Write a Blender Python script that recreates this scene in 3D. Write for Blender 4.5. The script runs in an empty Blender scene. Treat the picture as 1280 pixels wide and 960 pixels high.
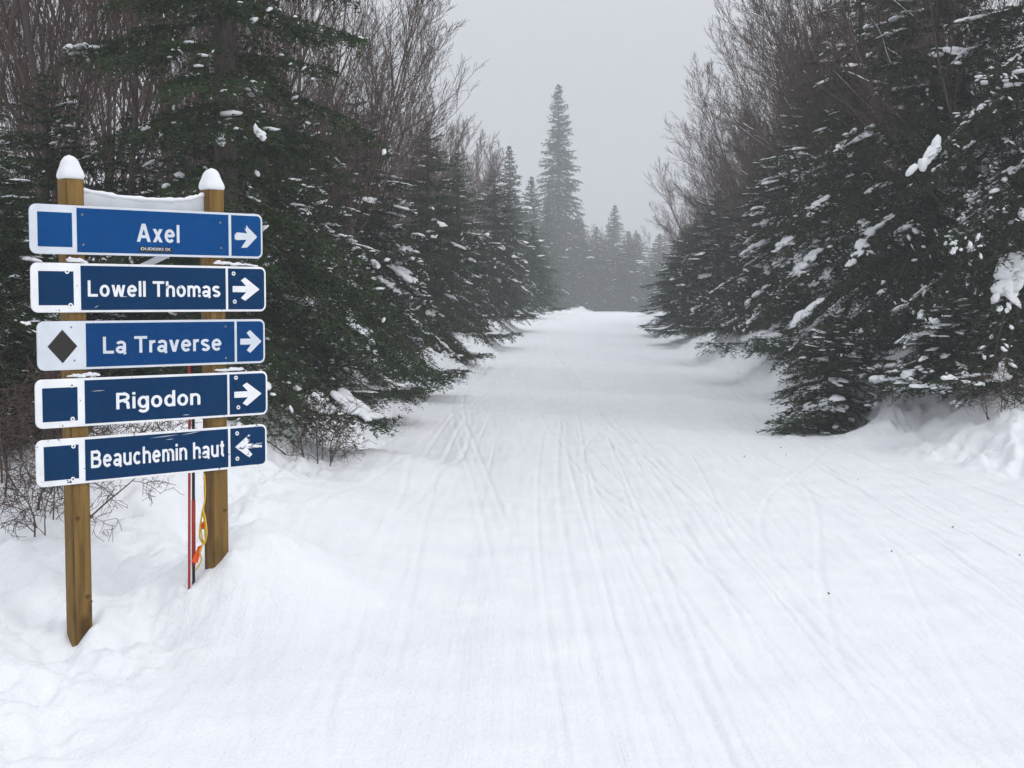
import bpy, bmesh, math, random
import numpy as np
from mathutils import Vector, Matrix

# ------------------------------------------------------------------ camera, sky, sun, exposure
scene = bpy.context.scene
C = scene.collection
R = math.radians
EYE = 1.60
FPX = 1700.0
PITCH = math.atan(110.0 / FPX)
cam_d = bpy.data.cameras.new('camera')
cam = bpy.data.objects.new('camera', cam_d); C.objects.link(cam)
cam_d.sensor_width = 36.0; cam_d.lens = FPX / 1280.0 * 36.0
cam_d.clip_start = 0.05; cam_d.clip_end = 1000
cam.location = (0, 0, EYE); cam.rotation_euler = (math.pi / 2 - PITCH, 0, 0)
scene.camera = cam

SUN_EL, SUN_AZ = R(42), R(125)          # veiled sun behind the camera, to the right
world = bpy.data.worlds.new('World'); scene.world = world; world.use_nodes = True
nt = world.node_tree; nt.nodes.clear()
wo = nt.nodes.new('ShaderNodeOutputWorld'); bg = nt.nodes.new('ShaderNodeBackground')
sky = nt.nodes.new('ShaderNodeTexSky'); sky.sky_type = 'NISHITA'; sky.sun_disc = False
sky.sun_elevation = SUN_EL; sky.sun_rotation = SUN_AZ; sky.dust_density = 4.0; sky.air_density = 1.0
hs = nt.nodes.new('ShaderNodeHueSaturation'); hs.inputs['Saturation'].default_value = 0.35
nt.links.new(sky.outputs[0], hs.inputs['Color'])
# overcast cloud deck: luminance (1 + 2 sin elevation) / 3 of the zenith, all round
tc = nt.nodes.new('ShaderNodeTexCoord'); sx = nt.nodes.new('ShaderNodeSeparateXYZ')
nt.links.new(tc.outputs['Generated'], sx.inputs[0])
m1 = nt.nodes.new('ShaderNodeMath'); m1.operation = 'MAXIMUM'; m1.inputs[1].default_value = 0.0
nt.links.new(sx.outputs['Z'], m1.inputs[0])
m2 = nt.nodes.new('ShaderNodeMath'); m2.operation = 'MULTIPLY_ADD'
m2.inputs[1].default_value = 2 / 3; m2.inputs[2].default_value = 1 / 3
nt.links.new(m1.outputs[0], m2.inputs[0])
vm = nt.nodes.new('ShaderNodeVectorMath'); vm.operation = 'SCALE'
vm.inputs[0].default_value = (14.5, 15.0, 15.9)
nt.links.new(m2.outputs[0], vm.inputs['Scale'])
mx = nt.nodes.new('ShaderNodeMix'); mx.data_type = 'RGBA'; mx.inputs['Factor'].default_value = 0.92
nt.links.new(hs.outputs[0], mx.inputs[6]); nt.links.new(vm.outputs[0], mx.inputs[7])
nt.links.new(mx.outputs[2], bg.inputs['Color']); bg.inputs['Strength'].default_value = 0.1
nt.links.new(bg.outputs[0], wo.inputs['Surface'])

sun_d = bpy.data.lights.new('sun', 'SUN'); sun_d.energy = 0.75; sun_d.angle = R(14); sun_d.color = (1, 0.97, 0.93)
sun = bpy.data.objects.new('sun', sun_d); C.objects.link(sun)
sdir = Vector((math.sin(SUN_AZ) * math.cos(SUN_EL), math.cos(SUN_AZ) * math.cos(SUN_EL), math.sin(SUN_EL)))
sun.rotation_euler = sdir.to_track_quat('Z', 'Y').to_euler()
sun.location = sdir * 60

scene.view_settings.view_transform = 'Standard'; scene.view_settings.look = 'None'
scene.view_settings.exposure = 0.0; scene.view_settings.gamma = 1.0
scene.render.engine = 'CYCLES'
cy = scene.cycles
cy.max_bounces = 6; cy.diffuse_bounces = 4; cy.glossy_bounces = 2; cy.volume_bounces = 2; cy.transparent_max_bounces = 4
cy.use_denoising = True; cy.denoiser = 'OPENIMAGEDENOISE'; cy.denoising_prefilter = 'FAST'
cy.sample_clamp_indirect = 4.0; cy.adaptive_threshold = 0.015

# ------------------------------------------------------------------ helpers
def ray(x, y):
    u, v = (x - 640) / FPX, (480 - y) / FPX
    cp, sp = math.cos(PITCH), math.sin(PITCH)
    return np.array([u, cp + v * sp, -sp + v * cp])

def at(x, y, Y):
    d = ray(x, y); return np.array([0, 0, EYE]) + d * (Y / d[1])

def props(o, label=None, cat=None, group=None, kind=None):
    if label: o['label'] = label
    if cat: o['category'] = cat
    if group: o['group'] = group
    if kind: o['kind'] = kind
    return o

def empty(name, loc=(0, 0, 0), rz=0.0):
    o = bpy.data.objects.new(name, None); C.objects.link(o)
    o.location = loc; o.rotation_euler = (0, 0, rz); o.empty_display_size = 0.2
    return o

def mesh_np(name, V, tris=None, quads=None, mats=(), tri_mat=None, quad_mat=None, smooth=True):
    me = bpy.data.meshes.new(name)
    V = np.asarray(V, dtype=np.float32)
    T = np.zeros((0, 3), np.int32) if tris is None else np.asarray(tris, np.int32).reshape(-1, 3)
    Q = np.zeros((0, 4), np.int32) if quads is None else np.asarray(quads, np.int32).reshape(-1, 4)
    nl = len(T) * 3 + len(Q) * 4
    me.vertices.add(len(V)); me.vertices.foreach_set('co', V.ravel())
    me.loops.add(nl); me.loops.foreach_set('vertex_index', np.concatenate([T.ravel(), Q.ravel()]).astype(np.int32))
    me.polygons.add(len(T) + len(Q))
    st = np.concatenate([np.arange(len(T)) * 3, len(T) * 3 + np.arange(len(Q)) * 4]).astype(np.int32)
    me.polygons.foreach_set('loop_start', st)
    mi = np.concatenate([np.zeros(len(T)) if tri_mat is None else tri_mat,
                         np.zeros(len(Q)) if quad_mat is None else quad_mat]).astype(np.int32)
    for m in mats: me.materials.append(m)
    me.polygons.foreach_set('material_index', mi)
    me.polygons.foreach_set('use_smooth', np.full(len(T) + len(Q), smooth, dtype=bool))
    me.update(calc_edges=True); me.validate()
    return me

def add(name, me, parent=None):
    o = bpy.data.objects.new(name, me); C.objects.link(o)
    if parent is not None: o.parent = parent
    return o

class Soup:
    """collects vertices, triangles and quads for one mesh"""
    def __init__(s): s.V = []; s.T = []; s.Q = []; s.n = 0
    def put(s, V, T=None, Q=None):
        if T is not None and len(T): s.T.append(np.asarray(T) + s.n)
        if Q is not None and len(Q): s.Q.append(np.asarray(Q) + s.n)
        s.V.append(np.asarray(V, float)); s.n += len(V)
    def tube(s, P, rad, sides=5, cap=True):
        P = np.asarray(P, float); n = len(P); rad = np.broadcast_to(np.asarray(rad, float), (n,))
        t = np.gradient(P, axis=0); t /= np.linalg.norm(t, axis=1)[:, None] + 1e-9
        ref = np.array([1.0, 0, 0]) if abs(t[0][2]) > 0.7 else np.array([0, 0, 1.0])
        a = np.cross(t, ref); a /= np.linalg.norm(a, axis=1)[:, None] + 1e-9
        b = np.cross(t, a)
        th = np.arange(sides) * 2 * math.pi / sides
        V = P[:, None] + rad[:, None, None] * (a[:, None] * np.cos(th)[None, :, None] + b[:, None] * np.sin(th)[None, :, None])
        i = np.arange(n - 1)[:, None] * sides + np.arange(sides)[None]
        j = np.arange(n - 1)[:, None] * sides + (np.arange(sides)[None] + 1) % sides
        Q = np.stack([i, j, j + sides, i + sides], -1).reshape(-1, 4)
        T = None
        V = V.reshape(-1, 3)
        if cap:
            k = len(V); V = np.vstack([V, P[0], P[-1]])
            q = np.arange(sides); q2 = (q + 1) % sides
            T = np.vstack([np.stack([q2, q, np.full(sides, k)], 1), np.stack([q + (n - 1) * sides, q2 + (n - 1) * sides, np.full(sides, k + 1)], 1)])
        s.put(V, T, Q)
    def mesh(s, name, mats, smooth=True):
        return mesh_np(name, np.vstack(s.V), np.vstack(s.T) if s.T else None, np.vstack(s.Q) if s.Q else None, mats, smooth=smooth)

def _h(ix, iy, seed):
    n = (ix.astype(np.int64) * 374761393 + iy.astype(np.int64) * 668265263 + seed * 1442695041) & 0xffffffff
    n = ((n ^ (n >> 13)) * 1274126177) & 0xffffffff
    n = (n ^ (n >> 16)) & 0xffffffff
    return n / 4294967295.0
def vnoise(x, y, seed=0):
    x = np.asarray(x, float); y = np.asarray(y, float)
    ix, iy = np.floor(x), np.floor(y); fx, fy = x - ix, y - iy
    fx = fx * fx * fx * (fx * (fx * 6 - 15) + 10); fy = fy * fy * fy * (fy * (fy * 6 - 15) + 10)
    a, b = _h(ix, iy, seed), _h(ix + 1, iy, seed); c, d = _h(ix, iy + 1, seed), _h(ix + 1, iy + 1, seed)
    return (a + (b - a) * fx) * (1 - fy) + (c + (d - c) * fx) * fy - 0.5
def fbm(x, y, seed=0, oct=4, gain=0.5):
    s = 0; a = 1; f = 1
    for o in range(oct):
        s = s + a * vnoise(x * f + 17.3 * o, y * f - 9.1 * o, seed + o); a *= gain; f *= 2.03
    return s
def sstep(a, b, x):
    t = np.clip((x - a) / (b - a), 0, 1); return t * t * (3 - 2 * t)

# ------------------------------------------------------------------ materials
def mat(name, col=(.5, .5, .5), rough=.6, spec=.3):
    m = bpy.data.materials.new(name); m.use_nodes = True
    b = m.node_tree.nodes['Principled BSDF']
    b.inputs['Base Color'].default_value = (*col, 1); b.inputs['Roughness'].default_value = rough
    b.inputs['Specular IOR Level'].default_value = spec
    return m, m.node_tree, b

def noise(t, scale, detail=3, rough=.5, vec=None, dist=0.0):
    n = t.nodes.new('ShaderNodeTexNoise'); n.inputs['Scale'].default_value = scale
    n.inputs['Detail'].default_value = detail; n.inputs['Roughness'].default_value = rough
    n.inputs['Distortion'].default_value = dist
    if vec is not None: t.links.new(vec, n.inputs['Vector'])
    return n
def ramp(t, src, stops):
    r = t.nodes.new('ShaderNodeValToRGB'); e = r.color_ramp.elements
    while len(e) < len(stops): e.new(0.5)
    for el, (p, c) in zip(e, stops): el.position = p; el.color = (*c, 1)
    t.links.new(src, r.inputs[0]); return r
def coords(t, scale=(1, 1, 1), kind='Object'):
    tc = t.nodes.new('ShaderNodeTexCoord'); mp = t.nodes.new('ShaderNodeMapping')
    mp.inputs['Scale'].default_value = scale; t.links.new(tc.outputs[kind], mp.inputs[0]); return mp.outputs[0]
def bump(t, b, src, strength, dist):
    n = t.nodes.new('ShaderNodeBump'); n.inputs['Strength'].default_value = strength; n.inputs['Distance'].default_value = dist
    t.links.new(src, n.inputs['Height']); t.links.new(n.outputs[0], b.inputs['Normal']); return n

def snow_material(name, fine=0.5, streak=False):
    m, t, b = mat(name, (.86, .885, .92), .65, .25)
    co = coords(t)
    n1 = noise(t, 2.3, 4, .6, co)
    r = ramp(t, n1.outputs[0], [(0.3, (.76, .774, .80)), (0.7, (.815, .826, .845))])
    t.links.new(r.outputs[0], b.inputs['Base Color'])
    n2 = noise(t, 38, 4, .65, co)
    src = n2.outputs[0]
    if streak:
        n3 = noise(t, 1, 4, .65, coords(t, (48, 1.6, 4)), 0.3)
        a = t.nodes.new('ShaderNodeMath'); a.operation = 'MULTIPLY_ADD'; a.inputs[1].default_value = 0.55
        t.links.new(n3.outputs[0], a.inputs[0]); t.links.new(n2.outputs[0], a.inputs[2]); src = a.outputs[0]
    bump(t, b, src, fine, 0.012)
    return m
M_TRAIL = snow_material('groomed_snow', .75, True)
M_BANK = snow_material('bank_snow', .7)
M_CLUMP = snow_material('clump_snow', .35)

def foliage(name, c0, c1):
    m, t, b = mat(name, c0, .65, .12)
    oi = t.nodes.new('ShaderNodeObjectInfo')
    n = noise(t, 3.0, 3, .6, coords(t))
    a = t.nodes.new('ShaderNodeMath'); a.operation = 'MULTIPLY_ADD'; a.inputs[1].default_value = .25
    t.links.new(oi.outputs['Random'], a.inputs[0]); t.links.new(n.outputs[0], a.inputs[2])
    r = ramp(t, a.outputs[0], [(.35, c0), (.85, c1)])
    t.links.new(r.outputs[0], b.inputs['Base Color'])
    return m
M_NEEDLE = foliage('fir_needles', (.010, .021, .009), (.038, .066, .022))
M_BARK, t_, b_ = mat('conifer_bark', (.07, .058, .05), .9, .1)
r_ = ramp(t_, noise(t_, 1, 4, .65, coords(t_, (30, 30, 6))).outputs[0], [(.3, (.04, .034, .03)), (.7, (.12, .10, .088))])
t_.links.new(r_.outputs[0], b_.inputs['Base Color']); bump(t_, b_, r_.outputs[0], .6, .01)
def bark(name, c0, c1):
    m, t, b = mat(name, c0, .85, .15)
    oi = t.nodes.new('ShaderNodeObjectInfo')
    n = noise(t, 1, 3, .6, coords(t, (5, 5, 2)))
    a = t.nodes.new('ShaderNodeMath'); a.operation = 'MULTIPLY_ADD'; a.inputs[1].default_value = .3
    t.links.new(oi.outputs['Random'], a.inputs[0]); t.links.new(n.outputs[0], a.inputs[2])
    r = ramp(t, a.outputs[0], [(.35, c0), (.85, c1)]); t.links.new(r.outputs[0], b.inputs['Base Color'])
    return m
M_TWIG = bark('bare_twig_bark', (.058, .037, .031), (.115, .078, .066))
M_STEM = bark('bare_stem_bark', (.052, .038, .032), (.13, .10, .085))

# ------------------------------------------------------------------ terrain
def edge_left(Y):
    return -1.75 + 0.25 * sstep(8, 14, Y) * (1 - sstep(14, 22, Y)) + 1.0 * sstep(23.5, 28.5, Y) + 0.042 * np.clip(Y - 27, 0, None) + 0.0003 * np.clip(Y - 27, 0, None) ** 2 + 0.12 * vnoise(Y * .35, 3.1, 5)
def edge_right(Y):
    return 4.25 + 0.20 * (1 - sstep(9, 13, Y)) - .40 * sstep(11.5, 14.5, Y) * (1 - sstep(17, 23, Y)) + 0.02 * np.clip(Y - 30, 0, None) + 0.0013 * np.clip(Y - 36, 0, None) ** 2 + 0.15 * vnoise(Y * .4, 8.7, 6)

rngT = np.random.default_rng(4)
TRACKS = []
for k in range(36):
    x0 = rngT.uniform(-1.0, 4.0); sl = rngT.uniform(-.02, .02); am = rngT.uniform(.05, .40); fr = rngT.uniform(.05, .22); ph = rngT.uniform(0, 6.28)
    ya, yb = rngT.uniform(2, 12), rngT.uniform(12, 60); dp = rngT.uniform(.0015, .0068); gp = rngT.uniform(.14, .34)
    for q in (0, 1):     # the two skis of one skier
        TRACKS.append((x0 + q * gp, sl, am, fr, ph + q * .03, dp * rngT.uniform(.6, 1.1), rngT.uniform(.010, .024), ya + q * rngT.uniform(0, 2), yb - q * rngT.uniform(0, 6)))
for k in range(7):            # carved turns crossing the others
    x0 = rngT.uniform(-.6, 3.4)
    TRACKS.append((x0, rngT.uniform(-.12, .12), rngT.uniform(.3, .7), rngT.uniform(.25, .6), rngT.uniform(0, 6.28),
                   rngT.uniform(.003, .007), rngT.uniform(.014, .026), rngT.uniform(3, 9), rngT.uniform(9, 30)))

def ground(X, Y):
    X = np.asarray(X, float); Y = np.asarray(Y, float)
    el, er = edge_left(Y), edge_right(Y)
    z = 0.66 * sstep(26, 70, Y) - 0.05 * sstep(18, 24, Y) * (1 - sstep(26, 34, Y)) - 0.03 * np.clip(Y - 78, 0, 24)
    dl = el - X; dr = X - er
    inside = np.clip(np.minimum(-dl, -dr), 0, 1)
    # trail: gentle crown, groomed undulation, ski tracks
    z = z + 0.06 * fbm(X * .45, Y * .2, 11, 3) + 0.022 * fbm(X * 2.4, Y * .25, 21, 4, .6) + 0.014 * fbm(X * 1.6, Y * 2.6, 23, 4, .6) + 0.007 * fbm(X * 6.5 - .25 * Y, Y * .38, 25, 3, .6)
    tr = np.zeros_like(z)
    for x0, sl, amp, fr, ph, dep, wd, ya, yb in TRACKS:
        near = (Y > ya - 2) & (Y < yb + 4)
        d = (X - (x0 + sl * (Y - 6) + amp * np.sin(fr * Y + ph))) / wd
        g = np.exp(-np.minimum(d * d, 40)) * -1 + 0.45 * np.exp(-np.minimum((np.abs(d) - 1.8) ** 2 * 1.6, 40))
        tr = tr + np.where(near, dep * g * sstep(ya - 1.5, ya + .5, Y) * (1 - sstep(yb - 2, yb + 3, Y)), 0)
    z = z + tr * sstep(.0, .35, inside)
    # banks
    hl = (0.44 + 0.30 * fbm(X * .55, Y * .4, 31, 3)) * sstep(-.05, .8, dl) + 0.03 * np.clip(dl - 2, 0, 30)
    hr = (0.34 + 0.50 * sstep(12, 17, Y) * (1 - sstep(30, 46, Y)) + 0.3 * fbm(X * .5, Y * .35, 33, 3)) * sstep(.0, 1.25, dr) + 0.05 * np.clip(dr - 2, 0, 30)
    # on the left by the sign the bank starts low and swells around the far post
    hl = hl * (0.30 + 0.70 * sstep(6.0, 9.0, Y + .55 * (X + 2)))
    z = z + hl + hr
    z = z + 0.33 * np.exp(-(((X + 1.32) / .52) ** 2 + ((Y - 7.0) / .62) ** 2) ** 1.3) * (1 + .25 * fbm(X * 3, Y * 3, 51, 3))
    z = z + 0.26 * np.exp(-(((X + 1.75) / 1.1) ** 2 + ((Y - 9.4) / 1.4) ** 2))
    z = z + 0.24 * np.exp(-(((X + 1.15) / .6) ** 2 + ((Y - 11.8) / 1.0) ** 2))
    # lumpy, windblown, broken snow off the trail
    off = sstep(-.25, .5, np.maximum(dl, dr))
    lump = (0.13 * fbm(X * 1.4, Y * 1.0, 41, 4) + 0.06 * np.abs(fbm(X * 2.6, Y * 2.0, 43, 3))) * (.45 + .55 * sstep(7.5, 11, Y))
    z = z + off * lump
    rb = sstep(-.15, .25, dr) * (1 - sstep(1.2, 2.4, dr))
    z = z + rb * (0.16 * np.clip(fbm(X * 2.6, Y * 1.7, 47, 4, .55) + .05, 0, 1) + .05 * fbm(X * 8, Y * 6, 48, 2))
    lb = sstep(-.5, .1, dl) * (1 - sstep(.6, 1.6, dl)) * (1 - sstep(30, 40, Y))
    z = z + lb * 0.14 * fbm(X * 3.0, Y * 2.2, 49, 4, .6)
    ln_ = sstep(-.9, .4, dl) * (1 - sstep(11, 15, Y))
    z = z + ln_ * 0.075 * ((1 - 2 * np.abs(fbm(X * 1.1 + .4 * Y, Y * .9 - .3 * X, 61, 3))) ** 2 - .5)
    for fx, fy in FEET:
        z = z - 0.06 * np.exp(-(((X - fx) / .085) ** 2 + ((Y - fy) / .13) ** 2))
    for bx_, by_, bz_, sx_ in DABS:
        z = z + bz_ * np.exp(-((X - bx_) ** 2 + (Y - by_) ** 2) / sx_ ** 2)
    return z
FEET = [(-1.75, 8.0), (-1.98, 8.25), (-1.62, 8.45), (-1.9, 8.75), (-2.1, 7.5), (-2.28, 7.1), (-2.05, 7.0), (-2.5, 7.6)]
DABS = [(-1.365, 6.612, .10, .07), (-1.89, 6.112, .09, .08), (-2.0, 6.08, -.035, .35), (4.35, 17.0, .42, .55), (4.9, 15.6, .30, .5), (4.05, 15.0, .16, .35), (-2.2, 6.2, -.05, .4)]

def lin(a, b, n): return np.linspace(a, b, n, endpoint=False)
xs = np.concatenate([-np.geomspace(170, 12, 26), lin(-12, -3.6, 60), lin(-3.6, -1.9, 60), lin(-1.9, 4.5, 500), lin(4.5, 6.4, 70), lin(6.4, 13, 45), np.geomspace(13, 170, 26)])
ys = np.concatenate([lin(-60, 0, 16), lin(0, 3.4, 20), lin(3.4, 13, 230)])
st, yv = .045, []
y_ = 13.0
while y_ < 262: yv.append(y_); y_ += st; st = min(st * 1.045, 8)
ys = np.concatenate([ys, yv])
XX, YY = np.meshgrid(xs, ys)
ZZ = ground(XX, YY)
gy, gx = np.gradient(ZZ, ys, xs)
NN = np.stack([-gx, -gy, np.ones_like(ZZ)], -1); NN /= np.linalg.norm(NN, axis=-1)[..., None]
nx_, ny_ = len(xs), len(ys)
idx = np.arange(nx_ * ny_).reshape(ny_, nx_)
Qall = np.stack([idx[:-1, :-1], idx[:-1, 1:], idx[1:, 1:], idx[1:, :-1]], -1)
xm = (XX[:-1, :-1] + XX[1:, 1:]) / 2; ym = (YY[:-1, :-1] + YY[1:, 1:]) / 2
on_trail = (xm > edge_left(ym)) & (xm < edge_right(ym)) & (ym > -60) & (ym < 130)
GV = np.stack([XX, YY, ZZ], -1).reshape(-1, 3); GN = NN.reshape(-1, 3)
for nm, mask, mt, lab in (('ski_trail', on_trail, M_TRAIL, 'groomed white ski trail with ski tracks running away between the trees'),
                          ('snow_ground', ~on_trail, M_BANK, 'deep uneven snow banks on both sides of the groomed trail')):
    q = Qall[mask]; u, inv = np.unique(q, return_inverse=True)
    me = mesh_np(nm, GV[u], quads=inv.reshape(-1, 4), mats=[mt])
    me.normals_split_custom_set_from_vertices(GN[u].tolist())
    props(add(nm, me), lab, 'trail' if nm == 'ski_trail' else 'snow', kind='structure')

# ------------------------------------------------------------------ snow blob templates
def ico(sub):
    bm = bmesh.new(); bmesh.ops.create_icosphere(bm, subdivisions=sub, radius=1.0)
    bm.verts.ensure_lookup_table()
    V = np.array([v.co[:] for v in bm.verts]); F = np.array([[v.index for v in f.verts] for f in bm.faces]); bm.free()
    return V, F
ICO2, ICO2F = ico(2); ICO1, ICO1F = ico(1)
def lumpy(V, seed, amp):
    r = np.random.default_rng(seed); W = V.copy()
    k = r.normal(size=(5, 3)) * 2.2; ph = r.uniform(0, 6.28, 5)
    d = sum(np.sin(V @ k[i] + ph[i]) for i in range(5)) / 5
    W = W * (1 + amp * d[:, None] * 2)
    W[:, 2] = np.where(W[:, 2] < 0, W[:, 2] * .45, W[:, 2])
    return W
BIG = np.array([lumpy(ICO2, i, .30) for i in range(10)])
SMALL = np.array([lumpy(ICO1, 50 + i, .28) for i in range(8)])

def blobs(soup, P, D, L, W, H, templ, F, rng):
    """lumps of snow at P, long axis along D (unit), half sizes L, W, H"""
    n = len(P)
    if n == 0: return
    up = np.array([0, 0, 1.0])
    s = np.cross(np.broadcast_to(up, D.shape), D); s /= np.linalg.norm(s, axis=1)[:, None] + 1e-6
    u = np.cross(D, s)
    T = templ[rng.integers(0, len(templ), n)]
    V = P[:, None] + T[:, :, 0:1] * (D * L[:, None])[:, None] + T[:, :, 1:2] * (s * W[:, None])[:, None] + T[:, :, 2:3] * (u * H[:, None])[:, None]
    k = templ.shape[1]
    soup.put(V.reshape(-1, 3), (F[None] + np.arange(n)[:, None, None] * k).reshape(-1, 3))

# ------------------------------------------------------------------ conifers
def unit(a): return a / (np.linalg.norm(a, axis=-1, keepdims=True) + 1e-9)

def conifer_meshes(tag, seed, H, Rb, nlev, z0, nl, nw, spacing, snow, dust, per=(5, 8), droop=.30, clump=1.0, power=.85, bare=0.0, sparse=1.0, slope=0.0, pads=.2):
    rng = np.random.default_rng(seed)
    trunk = Soup()
    zz = np.linspace(0, H, 12)
    wob = np.cumsum(rng.normal(0, .012, (12, 2)), 0) * H / 6; wob[0] = 0
    r0 = .010 * H + .035
    tp = np.column_stack([wob, zz]); trunk.tube(np.vstack([[0, 0, -.3], tp]), np.concatenate([[r0 * 1.25], r0 * (1 - zz / H) ** .8 + .006]), 8)
    wood = Soup(); big = Soup()
    A = []; B = []; DR = []; LEV = []   # twigs: start, vector, droop
    sP = []; sD = []; sL = []; boughs = []
    levs = z0 + (H - z0) * (np.linspace(0, 1, nlev) ** .92)
    for z in levs:
        t = (z - z0) / (H - z0)
        cx, cyy = np.interp(z, zz, wob[:, 0]), np.interp(z, zz, wob[:, 1])
        n = rng.integers(per[0], per[1])
        az0 = rng.uniform(0, 6.28)
        for k in range(n):
            az = az0 + 6.283 * k / n + rng.normal(0, .25)
            L = Rb * (max(1 - t, 0) ** power) * rng.uniform(.66, 1.10) * (.82 + .18 * min(1, t / .12)) + .05
            if rng.random() < .10: L *= .55
            K = max(4, int(L / .16) + 3); s = np.linspace(0, 1, K)
            a = (-.22 + .75 * t) - slope * (1 - t) + rng.normal(0, .10)
            bend = droop * (1 - .6 * t) * rng.uniform(.7, 1.3); upt = .16 * rng.uniform(.4, 1.4)
            sw = rng.normal(0, .09)
            dirr = np.array([math.cos(az), math.sin(az)]); nrm = np.array([-dirr[1], dirr[0]])
            P = np.zeros((K, 3))
            P[:, :2] = np.array([cx, cyy]) + np.outer(s * L, dirr) + np.outer(sw * L * s * s + rng.normal(0, .01, K), nrm)
            P[:, 2] = z + rng.normal(0, .04) + L * (a * s - bend * s * s + upt * s ** 3)
            P[:, 2] = np.maximum(P[:, 2], .05 + .06 * rng.random())
            wood.tube(P, np.linspace(.004 + .009 * L, .002, K), 3, cap=False)
            T = np.gradient(P, axis=0); T = unit(T)
            # laterals
            ss = np.arange(.10 + .05 * rng.random() + bare * .5 * (1 - t), .98, .062 / max(L, .1) * sparse)
            for side in (-1, 1):
                q = ss + rng.uniform(-.3, .3, len(ss)) * .06 / max(L, .1)
                q = np.clip(q, 0, .99)
                pp = np.column_stack([np.interp(q, s, P[:, c]) for c in range(3)])
                tt = unit(np.column_stack([np.interp(q, s, T[:, c]) for c in range(3)]))
                ll = np.clip((.46 * L * (1 - q) ** .55 + .07) * rng.uniform(.55, 1.15, len(q)), .05, .60) * np.clip((1.08 - q) / .16, .45, 1)
                sd = unit(np.cross(tt, [0, 0, 1.0])) * side
                ang = rng.uniform(.75, 1.1, len(q))[:, None]
                dd = unit(tt * np.cos(ang) + sd * np.sin(ang) + np.array([0, 0, 1.0]) * rng.normal(-.10, .16, len(q))[:, None])
                A.append(pp); B.append(dd * ll[:, None]); DR.append(rng.uniform(.10, .35, len(q)) * ll); LEV.append(np.ones(len(q)))
            # tip itself as twigs
            A.append(P[:-1]); B.append(P[1:] - P[:-1]); DR.append(np.zeros(K - 1)); LEV.append(np.zeros(K - 1))
            sP.append(P); sD.append(T); sL.append(np.full(K, L)); boughs.append((P, T, L))
    A = np.vstack(A); B = np.vstack(B); DR = np.concatenate(DR); LEV = np.concatenate(LEV)
    # second order twigs
    ln = np.linalg.norm(B, axis=1); sel = (LEV == 1) & (ln > .13)
    rep = np.clip((ln[sel] / .065 / sparse).astype(int), 0, 10)
    ii = np.repeat(np.where(sel)[0], rep)
    u = rng.uniform(.12, .95, len(ii))
    ax = B[ii] / ln[ii][:, None]; sd = unit(np.cross(ax, [0, 0, 1.0])) * rng.choice([-1, 1], len(ii))[:, None]
    l2 = np.clip(.48 * ln[ii] * (1 - u) * rng.uniform(.6, 1.2, len(ii)) + .035, .03, .25)
    d2 = unit(ax * .68 + sd * .72 + np.array([0, 0, 1.0]) * rng.normal(-.08, .2, len(ii))[:, None])
    st2 = A[ii] + B[ii] * u[:, None]; st2[:, 2] -= DR[ii] * u * u
    A2 = np.vstack([A, st2]); B2 = np.vstack([B, d2 * l2[:, None]]); DR2 = np.concatenate([DR, l2 * rng.uniform(.05, .25, len(l2))])
    ln2 = np.linalg.norm(B2, axis=1)
    # needles
    cnt = np.maximum((ln2 / spacing * 2).astype(int), 2)
    ii = np.repeat(np.arange(len(A2)), cnt); n = len(ii)
    u = rng.uniform(0, 1.03, n)
    ax = B2[ii] / ln2[ii][:, None]
    base = A2[ii] + B2[ii] * u[:, None]; base[:, 2] -= DR2[ii] * u * u
    sd = unit(np.cross(ax, [0, 0, 1.0])); upv = np.cross(sd, ax)
    th = rng.choice([0, math.pi], n) + rng.normal(.0, .75, n)
    out = sd * np.cos(th)[:, None] + upv * np.abs(np.sin(th))[:, None] * rng.choice([1, 1, -.6], n)[:, None]
    fwd = rng.uniform(.5, 1.1, n)[:, None]
    nd = unit(out + ax * fwd) * (nl * rng.uniform(.65, 1.15, n) * (1 - .25 * u))[:, None]
    wv = unit(np.cross(nd, rng.normal(size=(n, 3)))) * (nw * .5)
    V = np.empty((n, 3, 3)); V[:, 0] = base - wv; V[:, 1] = base + wv; V[:, 2] = base + nd
    # twig slivers
    tw = np.empty((len(A2), 4, 3)); wq = unit(np.cross(B2, [0, 0, 1.0])) * .0022
    tip = A2 + B2; tip[:, 2] -= DR2
    tw[:, 0] = A2 - wq; tw[:, 1] = A2 + wq; tw[:, 2] = A2 + np.array([0, 0, .004]); tw[:, 3] = tip
    W0 = np.vstack(wood.V); WQ = np.vstack(wood.Q); nW = len(W0)
    nT = len(A2)
    twT = (np.array([[0, 1, 3], [1, 2, 3], [2, 0, 3]])[None] + np.arange(nT)[:, None, None] * 4).reshape(-1, 3) + nW
    ndT = np.arange(n * 3).reshape(-1, 3) + nW + nT * 4
    allV = np.vstack([W0, tw.reshape(-1, 3), V.reshape(-1, 3)])
    crown = mesh_np(tag + '_crown', allV, np.vstack([twT, ndT]), WQ, [M_NEEDLE, M_BARK],
                    np.concatenate([np.ones(len(twT)), np.zeros(len(ndT))]), np.ones(len(WQ)), smooth=False)
    # snow lumps on the boughs
    P = np.vstack(sP); D = np.vstack(sD); LL = np.concatenate(sL)
    nf = vnoise(P[:, 0] * 2.1 + P[:, 2] * 1.7, P[:, 1] * 2.1 - P[:, 2] * .9, seed)
    rad = np.hypot(P[:, 0], P[:, 1])
    pr = snow * (np.abs(D[:, 2]) < .8) * np.clip(nf + .22, 0, 1) * np.clip((rad - .12) / (Rb * .3), 0, 1)
    pick = np.where(rng.random(len(P)) < pr)[0]
    sn = Soup()
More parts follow.
